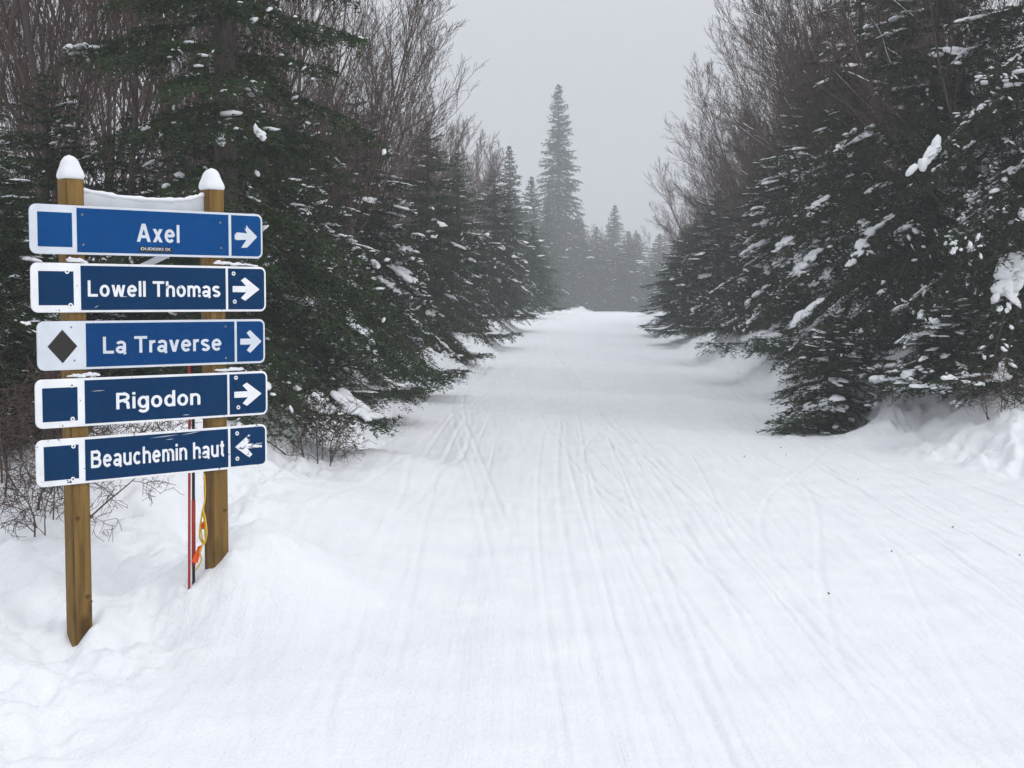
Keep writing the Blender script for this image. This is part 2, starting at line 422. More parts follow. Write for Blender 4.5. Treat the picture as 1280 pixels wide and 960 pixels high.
    if len(pick):
        cnt = rng.integers(4, 10, len(pick)); gi = np.repeat(np.arange(len(pick)), cnt); grp = pick[gi]
        g = len(grp)
        sz = np.where(rng.random(len(pick)) < .15, rng.uniform(1.1, 1.8, len(pick)), rng.uniform(.4, 1.0, len(pick)))
        sc = (sz[gi] * rng.uniform(.55, 1.1, g)) * clump
        side = unit(np.cross(D[grp], [0, 0, 1.0]))
        off = D[grp] * (rng.normal(0, .055, g) * sc)[:, None] + side * (rng.normal(0, .034, g) * sc)[:, None]
        hh = rng.uniform(.016, .034, g) * sc
        pos = P[grp] + off; pos[:, 2] += hh * .4 + .006 - np.abs(rng.normal(0, .012, g)) * sc
        dd = unit(D[grp] + rng.normal(0, .45, (g, 3)) * np.array([1, 1, .25]))
        blobs(sn, pos, dd, rng.uniform(.035, .075, g) * sc, rng.uniform(.024, .050, g) * sc, hh, BIG, ICO2F, rng)
    pp = []; pd = []; ps = []
    for P_, T_, L_ in boughs:
        if L_ < .22 * Rb or abs(T_[len(T_) // 2][2]) > .75: continue
        e_ = P_[-1]; nb = float(vnoise(e_[0] * 1.3 + e_[2] * 1.1, e_[1] * 1.3 - e_[2] * .8, seed + 30))
        if rng.random() > pads * np.clip(.5 + 2.2 * nb, 0, 2): continue
        s0 = rng.uniform(.35, .7); s1 = min(1.0, s0 + rng.uniform(.18, .5)); kk = max(5, int((s1 - s0) * L_ / .020))
        q = np.sort(rng.uniform(s0, s1, kk)); f = q * (len(P_) - 1)
        c = np.column_stack([np.interp(f, np.arange(len(P_)), P_[:, a_]) for a_ in range(3)]); d = unit(np.column_stack([np.interp(f, np.arange(len(P_)), T_[:, a_]) for a_ in range(3)]))
        sd_ = unit(np.cross(d, [0, 0, 1.0])); wid = (.032 + .040 * L_) * rng.uniform(.45, 1.25)
        pp.append(c + sd_ * rng.normal(0, wid * .55, kk)[:, None] + np.array([0, 0, .008])); pd.append(d + sd_ * rng.normal(0, .5, kk)[:, None]); ps.append(np.full(kk, wid) * (.55 + .6 * np.sin(np.pi * (q - s0) / (s1 - s0 + 1e-6))))
    if pp:
        pp = np.vstack(pp); pd = unit(np.vstack(pd)); ps = np.concatenate(ps) * rng.uniform(.6, 1.2, len(pp)); hh = ps * rng.uniform(.18, .36, len(pp))
        pp[:, 2] += hh * .4
        blobs(sn, pp, pd, ps * rng.uniform(.6, 1.3, len(pp)), ps * rng.uniform(.45, .9, len(pp)), hh, BIG, ICO2F, rng)
    # flecks caught on the twigs, in drifts
    nf2 = vnoise(A2[:, 0] * 4.2 - A2[:, 2] * 2.9, A2[:, 1] * 4.2 + A2[:, 2] * 2.1, seed + 9) + .5 * vnoise(A2[:, 0] * 1.3 + A2[:, 2], A2[:, 1] * 1.3, seed + 10)
    pk = np.where((rng.random(len(A2)) < dust * np.clip((nf2 - .17) * 3.5, 0, 1)) & (np.hypot(A2[:, 0], A2[:, 1]) > Rb * .18))[0]
    if len(pk):
        u = rng.uniform(.35, .95, len(pk)); l = ln2[pk]
        pos = A2[pk] + B2[pk] * u[:, None]; pos[:, 2] += -DR2[pk] * u * u + .008
        dd = unit(B2[pk] / l[:, None] + rng.normal(0, .35, (len(pk), 3)))
        fl = rng.lognormal(-3.75, .45, len(pk))
        blobs(sn, pos, dd, fl * rng.uniform(.9, 1.7, len(pk)), fl * rng.uniform(.6, 1.0, len(pk)), fl * rng.uniform(.35, .6, len(pk)), SMALL, ICO1F, rng)
    snow_me = sn.mesh(tag + '_snow', [M_CLUMP]) if sn.V else None
    return trunk.mesh(tag + '_trunk', [M_BARK]), crown, snow_me

def plant_conifer(ms, X, Y, rz, sc, label, group=None, sz=None, lean=(0, 0)):
    z = float(ground(np.array([X]), np.array([Y]))[0])
    o = empty('fir_tree', (X, Y, z - .04), rz)
    o.rotation_euler = (lean[0], lean[1], rz)
    o.scale = (sc, sc, sz or sc)
    add('trunk', ms[0], o); add('crown', ms[1], o)
    if ms[2]: add('snow_load', ms[2], o)['kind'] = 'stuff'
    props(o, label, 'fir tree', group)
    return o

K_BIG = conifer_meshes('big', 1, 8.6, 2.0, 36, .45, .052, .0150, .030, .17, .28, clump=1.1, bare=.12, power=.9, droop=.44, per=(4, 6), sparse=1.15, slope=.12, pads=.40)
K_NEARA = conifer_meshes('near_a', 2, 7.6, 2.2, 34, .22, .052, .0150, .033, .30, .65, droop=.60, clump=1.05, per=(4, 6), sparse=1.2, slope=.34, power=.75, pads=1.0)
K_NEARB = conifer_meshes('near_b', 3, 5.2, 2.1, 27, .20, .052, .0150, .033, .30, .65, droop=.62, clump=1.05, per=(4, 6), sparse=1.2, slope=.34, power=.68, pads=1.0)
K_MIDA = conifer_meshes('mid_a', 4, 5.0, 1.75, 27, .25, .062, .021, .046, .20, .42, droop=.54, clump=1.1, sparse=1.3, slope=.22, power=.66, per=(4, 7), pads=.65)
K_MIDB = conifer_meshes('mid_b', 5, 4.4, 1.5, 26, .20, .062, .021, .046, .18, .40, droop=.50, clump=1.0, sparse=1.3, slope=.15, power=.8, per=(4, 7), pads=.45)
K_FARA = conifer_meshes('far_a', 6, 12.5, 2.3, 60, .3, .13, .050, .11, .10, .30, power=.72, clump=1.5, sparse=2.0, droop=.50, slope=.25, pads=.10)
K_FARB = conifer_meshes('far_b', 7, 7.0, 1.9, 40, .2, .11, .042, .085, .12, .30, clump=1.3, sparse=1.9, droop=.50, slope=.22, pads=.14)
K_SMALL = conifer_meshes('small', 8, 1.25, .62, 15, .05, .040, .011, .022, .4, .9, droop=.62, clump=1.5, slope=.3, pads=1.6)

FIRS = [
 # meshes, x px of the trunk, distance, turn, scale, height scale, label
 (K_BIG, 283, 12.0, 0.4, 1.0, 1.0, 'tall dark fir rising out of frame just behind the signboard'),
 (K_MIDB, -30, 9.6, 1.2, .78, .70, 'short dark fir cut by the left picture edge beside the signboard'),
 (K_MIDA, 60, 12.5, 3.0, .85, .72, 'low fir showing in the gaps left of the signboard posts'),
 (K_MIDB, 170, 13.8, 4.0, .95, .72, 'low dark fir filling the view right behind the sign boards'),
 (K_NEARB, 418, 17.0, 1.0, .86, .82, 'broad fir directly right of the tallest fir behind the signboard'),
 (K_NEARB, 482, 21.5, 2.7, .92, .92, 'snow-dusted fir overhanging the bend in the left trail edge'),
 (K_MIDA, 560, 29.5, 5.2, 1.0, 1.0, 'pointed fir with snowy boughs, left trailside, before the haze thickens'),
 (K_MIDA, 594, 38.0, 2.0, 1.05, .95, 'hazy fir leaning boughs to the left trail edge halfway along'),
 (K_FARB, 637, 95.0, 1.1, 1.5, 1.08, 'slender pale fir spire left of the tallest far fir'),
 (K_FARB, 662, 112.0, 3.3, 1.6, .98, 'hazy fir tucked between the slender spire and the tallest far fir'),
 (K_MIDA, 616, 48.0, 4.4, 1.1, .92, 'second hazy fir past the bend, left trailside, halfway to the trail end'),
 (K_MIDA, 640, 62.0, 0.8, 1.15, .95, 'fir at the far left lip of the trail below the slender spire'),
 (K_MIDA, 856, 45.0, 3.4, 1.12, .60, 'low fir whose boughs pinch the trail from the right at its far end'),
 (K_FARB, 668, 71.0, 5.7, 1.0, .62, 'low fir pinching the trail from the left at its far end'),
 (K_FARB, 852, 62.0, 1.9, 1.05, .52, 'low hazy fir at the very end of the right tree wall'),
 (K_FARB, 650, 104.0, 0.4, 1.6, .75, 'hazy low fir filling in right of the slender spire'),
 (K_FARB, 682, 128.0, 2.6, 1.9, .72, 'foggy fir close against the tallest far fir, left side'),
 (K_FARB, 746, 150.0, 4.9, 2.0, .66, 'foggy fir between the tallest far fir and the short pale fir'),
 (K_FARB, 784, 150.0, 1.4, 2.0, .62, 'foggy fir right beside the short pale fir'),
 (K_FARB, 822, 140.0, 3.6, 1.9, .6, 'foggy fir showing over the end of the right tree wall'),
 (K_FARA, 699, 150.0, 0.3, 1.95, .99, 'tallest lone fir fading into fog at the end of the trail'),
 (K_FARB, 724, 154.0, 5.0, 2.1, .70, 'foggy fir standing against the foot of the tallest far fir'),
 (K_FARB, 766, 162.0, 2.2, 2.0, .88, 'short pale fir at the trail end, right of the tallest far fir'),
 (K_FARB, 798, 166.0, 0.9, 2.0, .65, 'palest fir in the fog at the gap before the right tree wall'),
 (K_NEARA, 1285, 15.2, 0.7, 1.0, 1.05, 'big fir with snow lumps at the right picture edge'),
 (K_NEARB, 1150, 17.4, 2.3, 1.0, 1.18, 'wide fir with sagging snowy boughs, right of the snow hummock'),
 (K_NEARA, 1068, 21.5, 3.9, .95, .92, 'fir on the right whose lowest bough sweeps onto the trail'),
 (K_NEARB, 1008, 26.0, 0.2, 1.05, .95, 'snowy fir in the middle of the right tree wall'),
 (K_NEARB, 945, 31.5, 1.7, 1.05, .78, 'fir with long white boughs low in the right tree wall'),
 (K_MIDA, 882, 39.0, 5.6, 1.2, .66, 'fir forming the far tip of the right tree wall'),
 (K_FARB, 866, 52.0, 2.9, .95, .55, 'hazy fir half hidden behind the far tip of the right tree wall'),
 (K_NEARA, 1120, 23.0, 5.1, 1.0, 1.1, 'tall dark fir standing back in the right tree wall, snowless top'),
]
for ms, px, Y, rz, sc, sz, lab in FIRS:
    X = (px - 640) / FPX * Y
    if 14 < Y < 44: X += (.10 if Y < 28 else .35) if X > 0 else -.45
    plant_conifer(ms, X, Y, rz, sc, lab, 'firs along the trail', sc * sz)
sm = [(1056, 17.2, .62, 1.0, 'knee-high sapling standing on the snow hummock under the right firs'),
      (1215, 15.0, .7, 4.4, 'little fir laden with snow at the foot of the big right fir')]
sm += [(1040, 16.2, 1.65, 2.4, 'low wide fir heaped with snow, sweeping onto the right trail edge'), (1185, 15.0, 1.35, 5.2, 'second low snow-heaped fir on the right bank, nearer the picture edge')]
for px, Y, sc, rz, lab in sm:
    o = plant_conifer(K_SMALL, (px - 640) / FPX * Y, Y, rz, sc, lab, 'young firs on the bank', sc * .66 if sc > 1 else None); o.name = 'fir_sapling'
BACK = [(-7.0, 17.5, K_MIDA, 1.0), (-5.2, 21, K_MIDB, 1.1), (-9.5, 24, K_NEARB, 1.0), (-4.6, 27, K_MIDA, 1.1), (-7.2, 32, K_MIDA, 1.2), (-4.0, 37, K_MIDB, 1.3),
        (-3.2, 46, K_MIDA, 1.2), (-5.5, 52, K_FARB, .9), (-2.6, 62, K_FARB, .95), (-1.0, 72, K_FARB, 1.0), (-6, 80, K_FARB, 1.1), (1.5, 140, K_FARB, 1.4), (9, 172, K_FARB, 1.5), (16, 176, K_FARB, 1.4),
        (4.5, 168, K_FARB, 1.5), (20, 160, K_FARB, 1.3), (8.0, 30, K_NEARB, 1.1), (9.5, 22, K_NEARB, 1.2), (7.6, 17.0, K_NEARB, 1.15), (9.0, 40, K_MIDA, 1.3), (10.5, 54, K_FARB, .9), (12, 70, K_FARB, .9)]
rb = random.Random(3)
ORDB = 'first second third fourth fifth sixth seventh eighth ninth tenth eleventh twelfth'.split(); seen = {}
for X, Y, ms, sc in sorted(BACK, key=lambda a: a[0] / a[1]):
    side = 'left' if X < 0 and Y < 75 else ('far' if Y >= 75 else 'right')
    k = seen[side] = seen.get(side, -1) + 1
    lab = {'left': 'dark fir deep in the woods behind the left trailside firs, %s from the left', 'far': 'faint fir in the foggy woods beyond the trail end, %s from the left',
           'right': 'dark fir deep in the woods behind the right trailside firs, %s from the left'}[side] % ORDB[k]
    plant_conifer(ms, X, Y, rb.uniform(0, 6.28), sc, lab, {'left': 'firs deep in the left woods', 'far': 'firs beyond the trail end', 'right': 'firs deep in the right woods'}[side], sc * rb.uniform(.85, 1.05))

# ------------------------------------------------------------------ bare broadleaf trees
def bare_meshes(tag, seed, H, stems, spread, kids=(13, 7, 5), up=.10, minr=.0028, snow=0.0, r0=.045, flop=0.0, wob=1.0):
    rng = np.random.default_rng(seed)
    trunk = Soup(); tw = Soup(); sn = Soup()
    def grow(p, d, L, r, depth):
        K = (9, 6, 5, 4)[depth]
        P = [np.array(p)]; d = np.array(d); step = L / (K - 1)
        for i in range(K - 1):
            d = unit(d + rng.normal(0, wob * (.07, .10, .13, .15)[depth], 3) + np.array([0, 0, up * (1 if depth else .4) - flop * (i / K) * (depth < 2)]))
            P.append(P[-1] + d * step)
        P = np.array(P); rad = np.maximum(r * (1 - .82 * np.linspace(0, 1, K) ** 1.1), minr)
        (trunk if depth == 0 else tw).tube(P, rad, (6, 4, 3, 3)[depth], cap=depth == 0)
        if snow and depth >= 0:
            T = unit(np.gradient(P, axis=0)); hz = np.abs(T[:, 2]) < .75
            if hz.sum() >= 2 and rng.random() < snow * (.95, .85, .6, .15)[depth]:
                i0 = np.argmax(hz); i1 = K - 1 - np.argmax(hz[::-1])
                if i1 - i0 >= 1:
                    f = np.arange(i0, i1 + 1e-6, .2); q = np.column_stack([np.interp(f, np.arange(K), P[:, a_]) for a_ in range(3)]); rd = np.interp(f, np.arange(K), rad)
                    rr = (rd * .85 + rng.uniform(.002, .006)) * np.clip(.35 + 1.1 * (vnoise(f * 1.7, np.full(len(f), rng.uniform(0, 99)), seed) + .5), .25, 1.3)
                    rr[0] *= .3; rr[-1] *= .3
                    q[:, 2] += rd * .9 + rr * .3
                    sn.tube(q, rr, 5, cap=True)
        if depth >= 3: return
        n = kids[depth]
        lo = (.22, .18, .15)[depth]
        for k in range(n):
            s = lo + (1 - lo) * (k + rng.random()) / n * .97
            f = s * (K - 1); i = min(int(f), K - 2); q = P[i] + (P[i + 1] - P[i]) * (f - i)
            t = unit(P[i + 1] - P[i]); e = unit(np.cross(t, rng.normal(size=3)))
            ang = rng.uniform(.35, .8) * spread
            nd = unit(t * math.cos(ang) + e * math.sin(ang))
            l = L * ((.46, .50, .52)[depth]) * (1.1 - .75 * s) * rng.uniform(.7, 1.25)
            grow(q, nd, max(l, .12), max(rad[i] * .55, minr), depth + 1)
    for k in range(stems):
        az = 6.283 * k / stems + rng.uniform(-.5, .5); tl = rng.uniform(.05, .28) * (1 if stems > 1 else .3) * spread
        grow((.06 * math.cos(az) * stems ** .5, .06 * math.sin(az) * stems ** .5, -.2), (math.sin(tl) * math.cos(az), math.sin(tl) * math.sin(az), math.cos(tl)),
             H * rng.uniform(.82, 1.05), r0 * rng.uniform(.7, 1.1), 0)
    return trunk.mesh(tag + '_trunk', [M_STEM]), tw.mesh(tag + '_crown', [M_TWIG]), (sn.mesh(tag + '_snow', [M_CLUMP]) if sn.V else None)

def plant_bare(ms, X, Y, rz, sc, label, group, lean=(0, 0), name='bare_tree', cat='bare tree'):
    z = float(ground(np.array([X]), np.array([Y]))[0])
    o = empty(name, (X, Y, z), rz); o.scale = (sc,) * 3
    o.rotation_mode = 'QUATERNION'
    o.rotation_quaternion = (Matrix.Rotation(lean[1], 4, 'Y') @ Matrix.Rotation(lean[0], 4, 'X') @ Matrix.Rotation(rz, 4, 'Z')).to_quaternion()
    add('trunk', ms[0], o); add('crown', ms[1], o)
    if ms[2]: add('snow_load', ms[2], o)['kind'] = 'stuff'
    props(o, label, cat, group)
    return o
D_A = bare_meshes('upright_a', 11, 8.5, 3, .75, (15, 8, 6))
D_B = bare_meshes('upright_b', 12, 8.0, 2, .85, (18, 9, 6))
D_C = bare_meshes('fan', 13, 8.0, 4, .85, (16, 10, 6), minr=.0034, snow=.06)
D_D = bare_meshes('laden', 14, 4.6, 5, 1.3, (12, 7, 5), up=.03, snow=.75, flop=.10, r0=.034, wob=1.7)
D_S = bare_meshes('shrub', 15, 1.0, 7, 2.1, (6, 5, 2), up=-.02, r0=.009, minr=.0020, flop=.22, wob=1.8)
D_F = bare_meshes('far_bare', 16, 8.0, 3, .75, (15, 9, 6), minr=.0050)

rb = random.Random(8)
ORD = 'first second third fourth fifth sixth seventh eighth ninth tenth eleventh twelfth thirteenth fourteenth fifteenth sixteenth seventeenth eighteenth'.split()
LEFT_B = [(-5.6, 13.5, D_A), (-4.9, 14.8, D_B), (-4.2, 14.0, D_A), (-6.4, 16.5, D_B), (-5.3, 17.4, D_A), (-4.4, 18.5, D_B), (-7.4, 19.5, D_A), (-3.7, 16.2, D_A), (-6.2, 21.5, D_B), (-8.6, 23, D_A), (-5.0, 24, D_A), (-3.6, 20.5, D_A), (-7.5, 27, D_B), (-10, 29, D_A)]
LEFT_B.sort(key=lambda a: a[0] / a[1])
for k, (X, Y, ms) in enumerate(LEFT_B):
    plant_bare(ms, X, Y, rb.uniform(0, 6.28), rb.uniform(.9, 1.1), 'bare brown stem clump, %s from the left in the thicket above the signboard' % ORD[k], 'bare thicket above the signboard', (rb.uniform(-.05, .05), rb.uniform(-.06, .06)))
def top_of(ms): return max(max(v.co.z for v in m.vertices) for m in ms[:2])
TOPS = {id(m): top_of(m) for m in (D_B, D_C, D_F)}
LSKY = [(350, 17.5, -60, D_A), (372, 19, -60, D_B), (388, 21, -50, D_B), (402, 23, -40, D_A), (412, 25, -20, D_B), (424, 28, 0, D_A), (436, 30, 25, D_B), (452, 33, 60, D_B), (468, 36, 90, D_B), (486, 40, 125, D_B), (504, 44, 145, D_F), (522, 48, 160, D_F), (542, 53, 170, D_F), (562, 60, 180, D_F), (584, 70, 190, D_F), (606, 84, 205, D_F)]
TOPS[id(D_A)] = top_of(D_A)
for k, (px, Y, top, ms) in enumerate(LSKY):
    hgt = EYE + (370 - top) / FPX * Y
    plant_bare(ms, (px - 640) / FPX * Y, Y, rb.uniform(0, 6.28), hgt / TOPS[id(ms)], 'bare tree on the left skyline, %s one out from the tallest near fir' % ORD[k], 'bare trees on the left skyline', (0, rb.uniform(-.05, .03)))
RSKY = [(1250, 17, -160, -.06), (1195, 20, -120, -.08), (1150, 22, -100, -.08), (1120, 24, -80, -.08), (1098, 27, -50, -.10), (1078, 30, -30, -.12), (1056, 33, 5, -.14), (1032, 36, 40, -.16), (1008, 39, 75, -.16), (985, 42, 110, -.18), (960, 45, 145, -.18), (936, 48, 175, -.18), (912, 51, 205, -.18), (886, 54, 235, -.18)]
RSKY += [(px + 16, Y + 1.8, top + 45, ln - .05) for px, Y, top, ln in RSKY[4:]]
RSKY.sort(key=lambda a: -a[0])
ORD += 'nineteenth twentieth twenty-first twenty-second twenty-third twenty-fourth twenty-fifth twenty-sixth'.split()
for k, (px, Y, top, ln) in enumerate(RSKY):
    hgt = EYE + (370 - top) / FPX * Y
    plant_bare(D_C, (px - 640) / FPX * Y, Y, rb.uniform(0, 6.28), hgt / TOPS[id(D_C)], 'bare twiggy tree on the right skyline, %s one in from the picture edge' % ORD[k], 'bare trees on the right skyline', (.0, ln))
for X, Y, s, lab in [(6.9, 17.0, .95, 'bare tree with thick snow along its arching boughs, right side'), (7.0, 21.5, .9, 'snow-lined bare boughs poking out above the middle right firs'), (7.4, 30, .9, 'rimed bare boughs between the right firs and the far tip')]:
    plant_bare(D_D, X, Y, rb.uniform(0, 6.28), s, lab, 'snow-lined bare trees on the right', (0, -.15))
seen = {}
for X, Y in sorted([(-7, 45), (-9, 55), (-5, 66), (-3, 78), (0, 160), (5, 166), (12, 172), (18, 168), (-3, 150), (15, 182), (9, 186), (11, 66), (13, 58), (10, 38), (9, 46)], key=lambda a: a[0] / a[1]):
    reg = 'left' if X < 0 and Y < 70 else ('far' if Y >= 70 else 'right')
    k = seen[reg] = seen.get(reg, -1) + 1
    plant_bare(D_F, X, Y, rb.uniform(0, 6.28), rb.uniform(.85, 1.05) * (1.5 if Y > 120 else 1), {'left': 'faint bare tree deep in the left woods, %s from the left', 'far': 'ghostly bare tree in the fog beyond the trail end, %s from the left', 'right': 'faint bare tree deep in the right woods, %s from the left'}[reg] % ORD[k], 'bare trees ' + {'left': 'deep in the left woods', 'far': 'beyond the trail end', 'right': 'deep in the right woods'}[reg])
for px, Y, s, lab in [(20, 8.2, 1.0, 'tangled bare shrub in the snow at the left picture edge'), (62, 7.7, .75, 'low bare shrub arching over the snow left of the near post'), (135, 8.6, .8, 'bare shrub between the two sign posts'),
                      (38, 8.8, 1.1, 'bare shrub mixed into the dark fir left of the near post'), (-10, 9.3, 1.2, 'taller bare shrub half outside the left picture edge'), (395, 11.2, .85, 'bare shrub under the low boughs of the tallest near fir'),
                      (1255, 13.6, .75, 'bare shrub under the big fir at the right picture edge'), (1120, 15.6, .6, 'bare shrub poking from the right snow bank')]:
    plant_bare(D_S, (px - 640) / FPX * Y, Y, rb.uniform(0, 6.28), s, lab, 'bare shrubs on the banks', name='bare_shrub', cat='shrub')

# ------------------------------------------------------------------ trail sign
PHI = R(43)
SO = np.array([-2.124, 6.0, 0.0])
e_s = np.array([math.cos(PHI), math.sin(PHI), 0]); n_s = np.array([math.sin(PHI), -math.cos(PHI), 0])
def spx(x, y, depth=0.0):
    """pixel -> (along the boards, height) on the sign plane pushed back by depth"""
    d = ray(x, y); o = np.array([0, 0, EYE]); p0 = SO - n_s * depth
    tt = ((p0 - o) @ n_s) / (d @ n_s); p = o + d * tt
    return float((p - SO) @ e_s), float(p[2])
sign = empty('trail_sign', tuple(SO), PHI)
props(sign, 'wooden two-post trail sign with five blue boards', 'trail sign')

# wood
M_WOOD, t_, b_ = mat('treated_wood', (.3, .19, .07), .75, .2)
co = coords(t_, (22, 22, 1.6)); n1 = noise(t_, 1.6, 5, .6, co, .6)
r1 = ramp(t_, n1.outputs[0], [(.25, (.080, .044, .011)), (.5, (.180, .105, .028)), (.78, (.265, .162, .050))])
n2 = noise(t_, 2.2, 2, .5, coords(t_, (3.2, 3.2, 1.5)))
r2 = ramp(t_, n2.outputs[0], [(.62, (1, 1, 1)), (.72, (.42, .36, .30))])
mm = t_.nodes.new('ShaderNodeMix'); mm.data_type = 'RGBA'; mm.blend_type = 'MULTIPLY'; mm.inputs[0].default_value = 1
t_.links.new(r1.outputs[0], mm.inputs[6]); t_.links.new(r2.outputs[0], mm.inputs[7]); t_.links.new(mm.outputs[2], b_.inputs['Base Color'])
bump(t_, b_, n1.outputs[0], .4, .003)
M_KNOT, _, _ = mat('wood_knot', (.10, .055, .02), .8, .15)

def painted(name, col, wear=None, wcol=(.03, .05, .10), rough=.45, thr=.62, scale=30, stretch=(1, 1, 1)):
    m, t, b = mat(name, col, rough, .05)
    n = noise(t, 6, 3, .6, coords(t))
    r = ramp(t, n.outputs[0], [(.3, tuple(c * .90 for c in col)), (.7, tuple(min(c * 1.06, .95) for c in col))])
    out = r.outputs[0]
    if wear:
        n2 = noise(t, scale, 5, .72, coords(t, stretch))
        r2 = ramp(t, n2.outputs[0], [(thr, (0, 0, 0)), (thr + .025, (1, 1, 1))])
        mm = t.nodes.new('ShaderNodeMix'); mm.data_type = 'RGBA'; t.links.new(r2.outputs[0], mm.inputs[0])
        t.links.new(out, mm.inputs[6]); mm.inputs[7].default_value = (*wcol, 1); out = mm.outputs[2]
    t.links.new(out, b.inputs['Base Color'])
    return m
BLUE_N, BLUE_O = (.0004, .060, .215), (.0008, .032, .100)
M_WHITE_N = painted('new_white_sheet', (.66, .70, .76))
M_WHITE_O = painted('old_white_paint', (.84, .85, .87), True, (.16, .15, .15), thr=.66, scale=24)
M_WHITE_W = painted('worn_white_paint', (.84, .85, .87), True, (.03, .05, .12), thr=.625, scale=26)
M_WHITE_X = painted('scraped_white_paint', (.84, .85, .87), True, BLUE_O, thr=.515, scale=16, stretch=(1, 1, 2.2))
M_BLUE_N = painted('new_blue_sheet', BLUE_N)
M_BLUE_M = painted('mid_blue_sheet', (.0004, .047, .170))
M_BLUE_O = painted('old_blue_paint', BLUE_O, True, (.32, .36, .45), thr=.745, scale=34, stretch=(.5, 1, 2.5))
M_BLACK, _, _ = mat('black_sheet', (.022, .019, .016), .5, .3)
M_STEEL, _, _ = mat('screw_steel', (.30, .30, .31), .4, .5)
M_DARK, _, _ = mat('screw_recess', (.03, .028, .026), .6, .3)

def extrude2d(poly, y_front, y_back, name, material, parent, bevel=0.0):
    """closed outline in (x, z), extruded along local y; front faces -y"""
    bm = bmesh.new()
    f = [bm.verts.new((p[0], y_front, p[1])) for p in poly]; b = [bm.verts.new((p[0], y_back, p[1])) for p in poly]
    bm.faces.new(f); bm.faces.new(b[::-1])
    n = len(poly)
    for i in range(n): bm.faces.new((f[i], b[i], b[(i + 1) % n], f[(i + 1) % n]))
    bmesh.ops.recalc_face_normals(bm, faces=bm.faces)
    if bevel: bmesh.ops.bevel(bm, geom=[e for e in bm.edges], offset=bevel, segments=1, affect='EDGES', clamp_overlap=True)
    me = bpy.data.meshes.new(name); bm.to_mesh(me); bm.free(); me.materials.append(material)
    return add(name, me, parent)

def rrect(x0, z0, x1, z1, r=(0, 0, 0, 0), k=6):
    """corner radii: bottom-left, bottom-right, top-right, top-left; counter-clockwise"""
    out = []
    for (cx, cz, a0, rr) in ((x0, z0, 180, r[0]), (x1, z0, 270, r[1]), (x1, z1, 0, r[2]), (x0, z1, 90, r[3])):
        if rr == 0: out.append((cx, cz)); continue
        ox = cx + (rr if cx == x0 else -rr); oz = cz + (rr if cz == z0 else -rr)
        for i in range(k + 1):
            a = R(a0 + 90 * i / k); out.append((ox + rr * math.cos(a), oz + rr * math.sin(a)))
    return out

def text_mesh(txt, width, height, offset=.012):
    cu = bpy.data.curves.new('lettering', 'FONT'); cu.body = txt; cu.size = 1; cu.offset = offset; cu.extrude = .0
    cu.resolution_u = 4; cu.align_x = 'LEFT'; cu.space_character = 1.02
    o = bpy.data.objects.new('lettering', cu); C.objects.link(o)
    dg = bpy.context.evaluated_depsgraph_get(); me = bpy.data.meshes.new_from_object(o.evaluated_get(dg))
    bpy.data.objects.remove(o); bpy.data.curves.remove(cu)
    V = np.array([v.co[:] for v in me.vertices]); mn, mxx = V.min(0), V.max(0)
    return me, V, mn, mxx

def lettering(txt, xa, xb, zb, cap, y, material, parent, capref, offset=.012, thick=.0012):
    me, V, mn, mxx = text_mesh(txt, 0, 0, offset)
    W = np.zeros_like(V)
    W[:, 0] = xa + (V[:, 0] - mn[0]) / (mxx[0] - mn[0]) * (xb - xa)
    W[:, 2] = zb + V[:, 1] / capref * cap
    W[:, 1] = y
    me.vertices.foreach_set('co', W.astype(np.float32).ravel())
    bm = bmesh.new(); bm.from_mesh(me)
    bmesh.ops.remove_doubles(bm, verts=bm.verts, dist=1e-6)
    g = bmesh.ops.extrude_face_region(bm, geom=bm.faces[:])
    for v in g['geom']:
        if isinstance(v, bmesh.types.BMVert): v.co.y -= thick
    bmesh.ops.recalc_face_normals(bm, faces=bm.faces)
    bm.to_mesh(me); bm.free(); me.materials.clear(); me.materials.append(material); me.name = 'lettering'
    return add('lettering', me, parent)

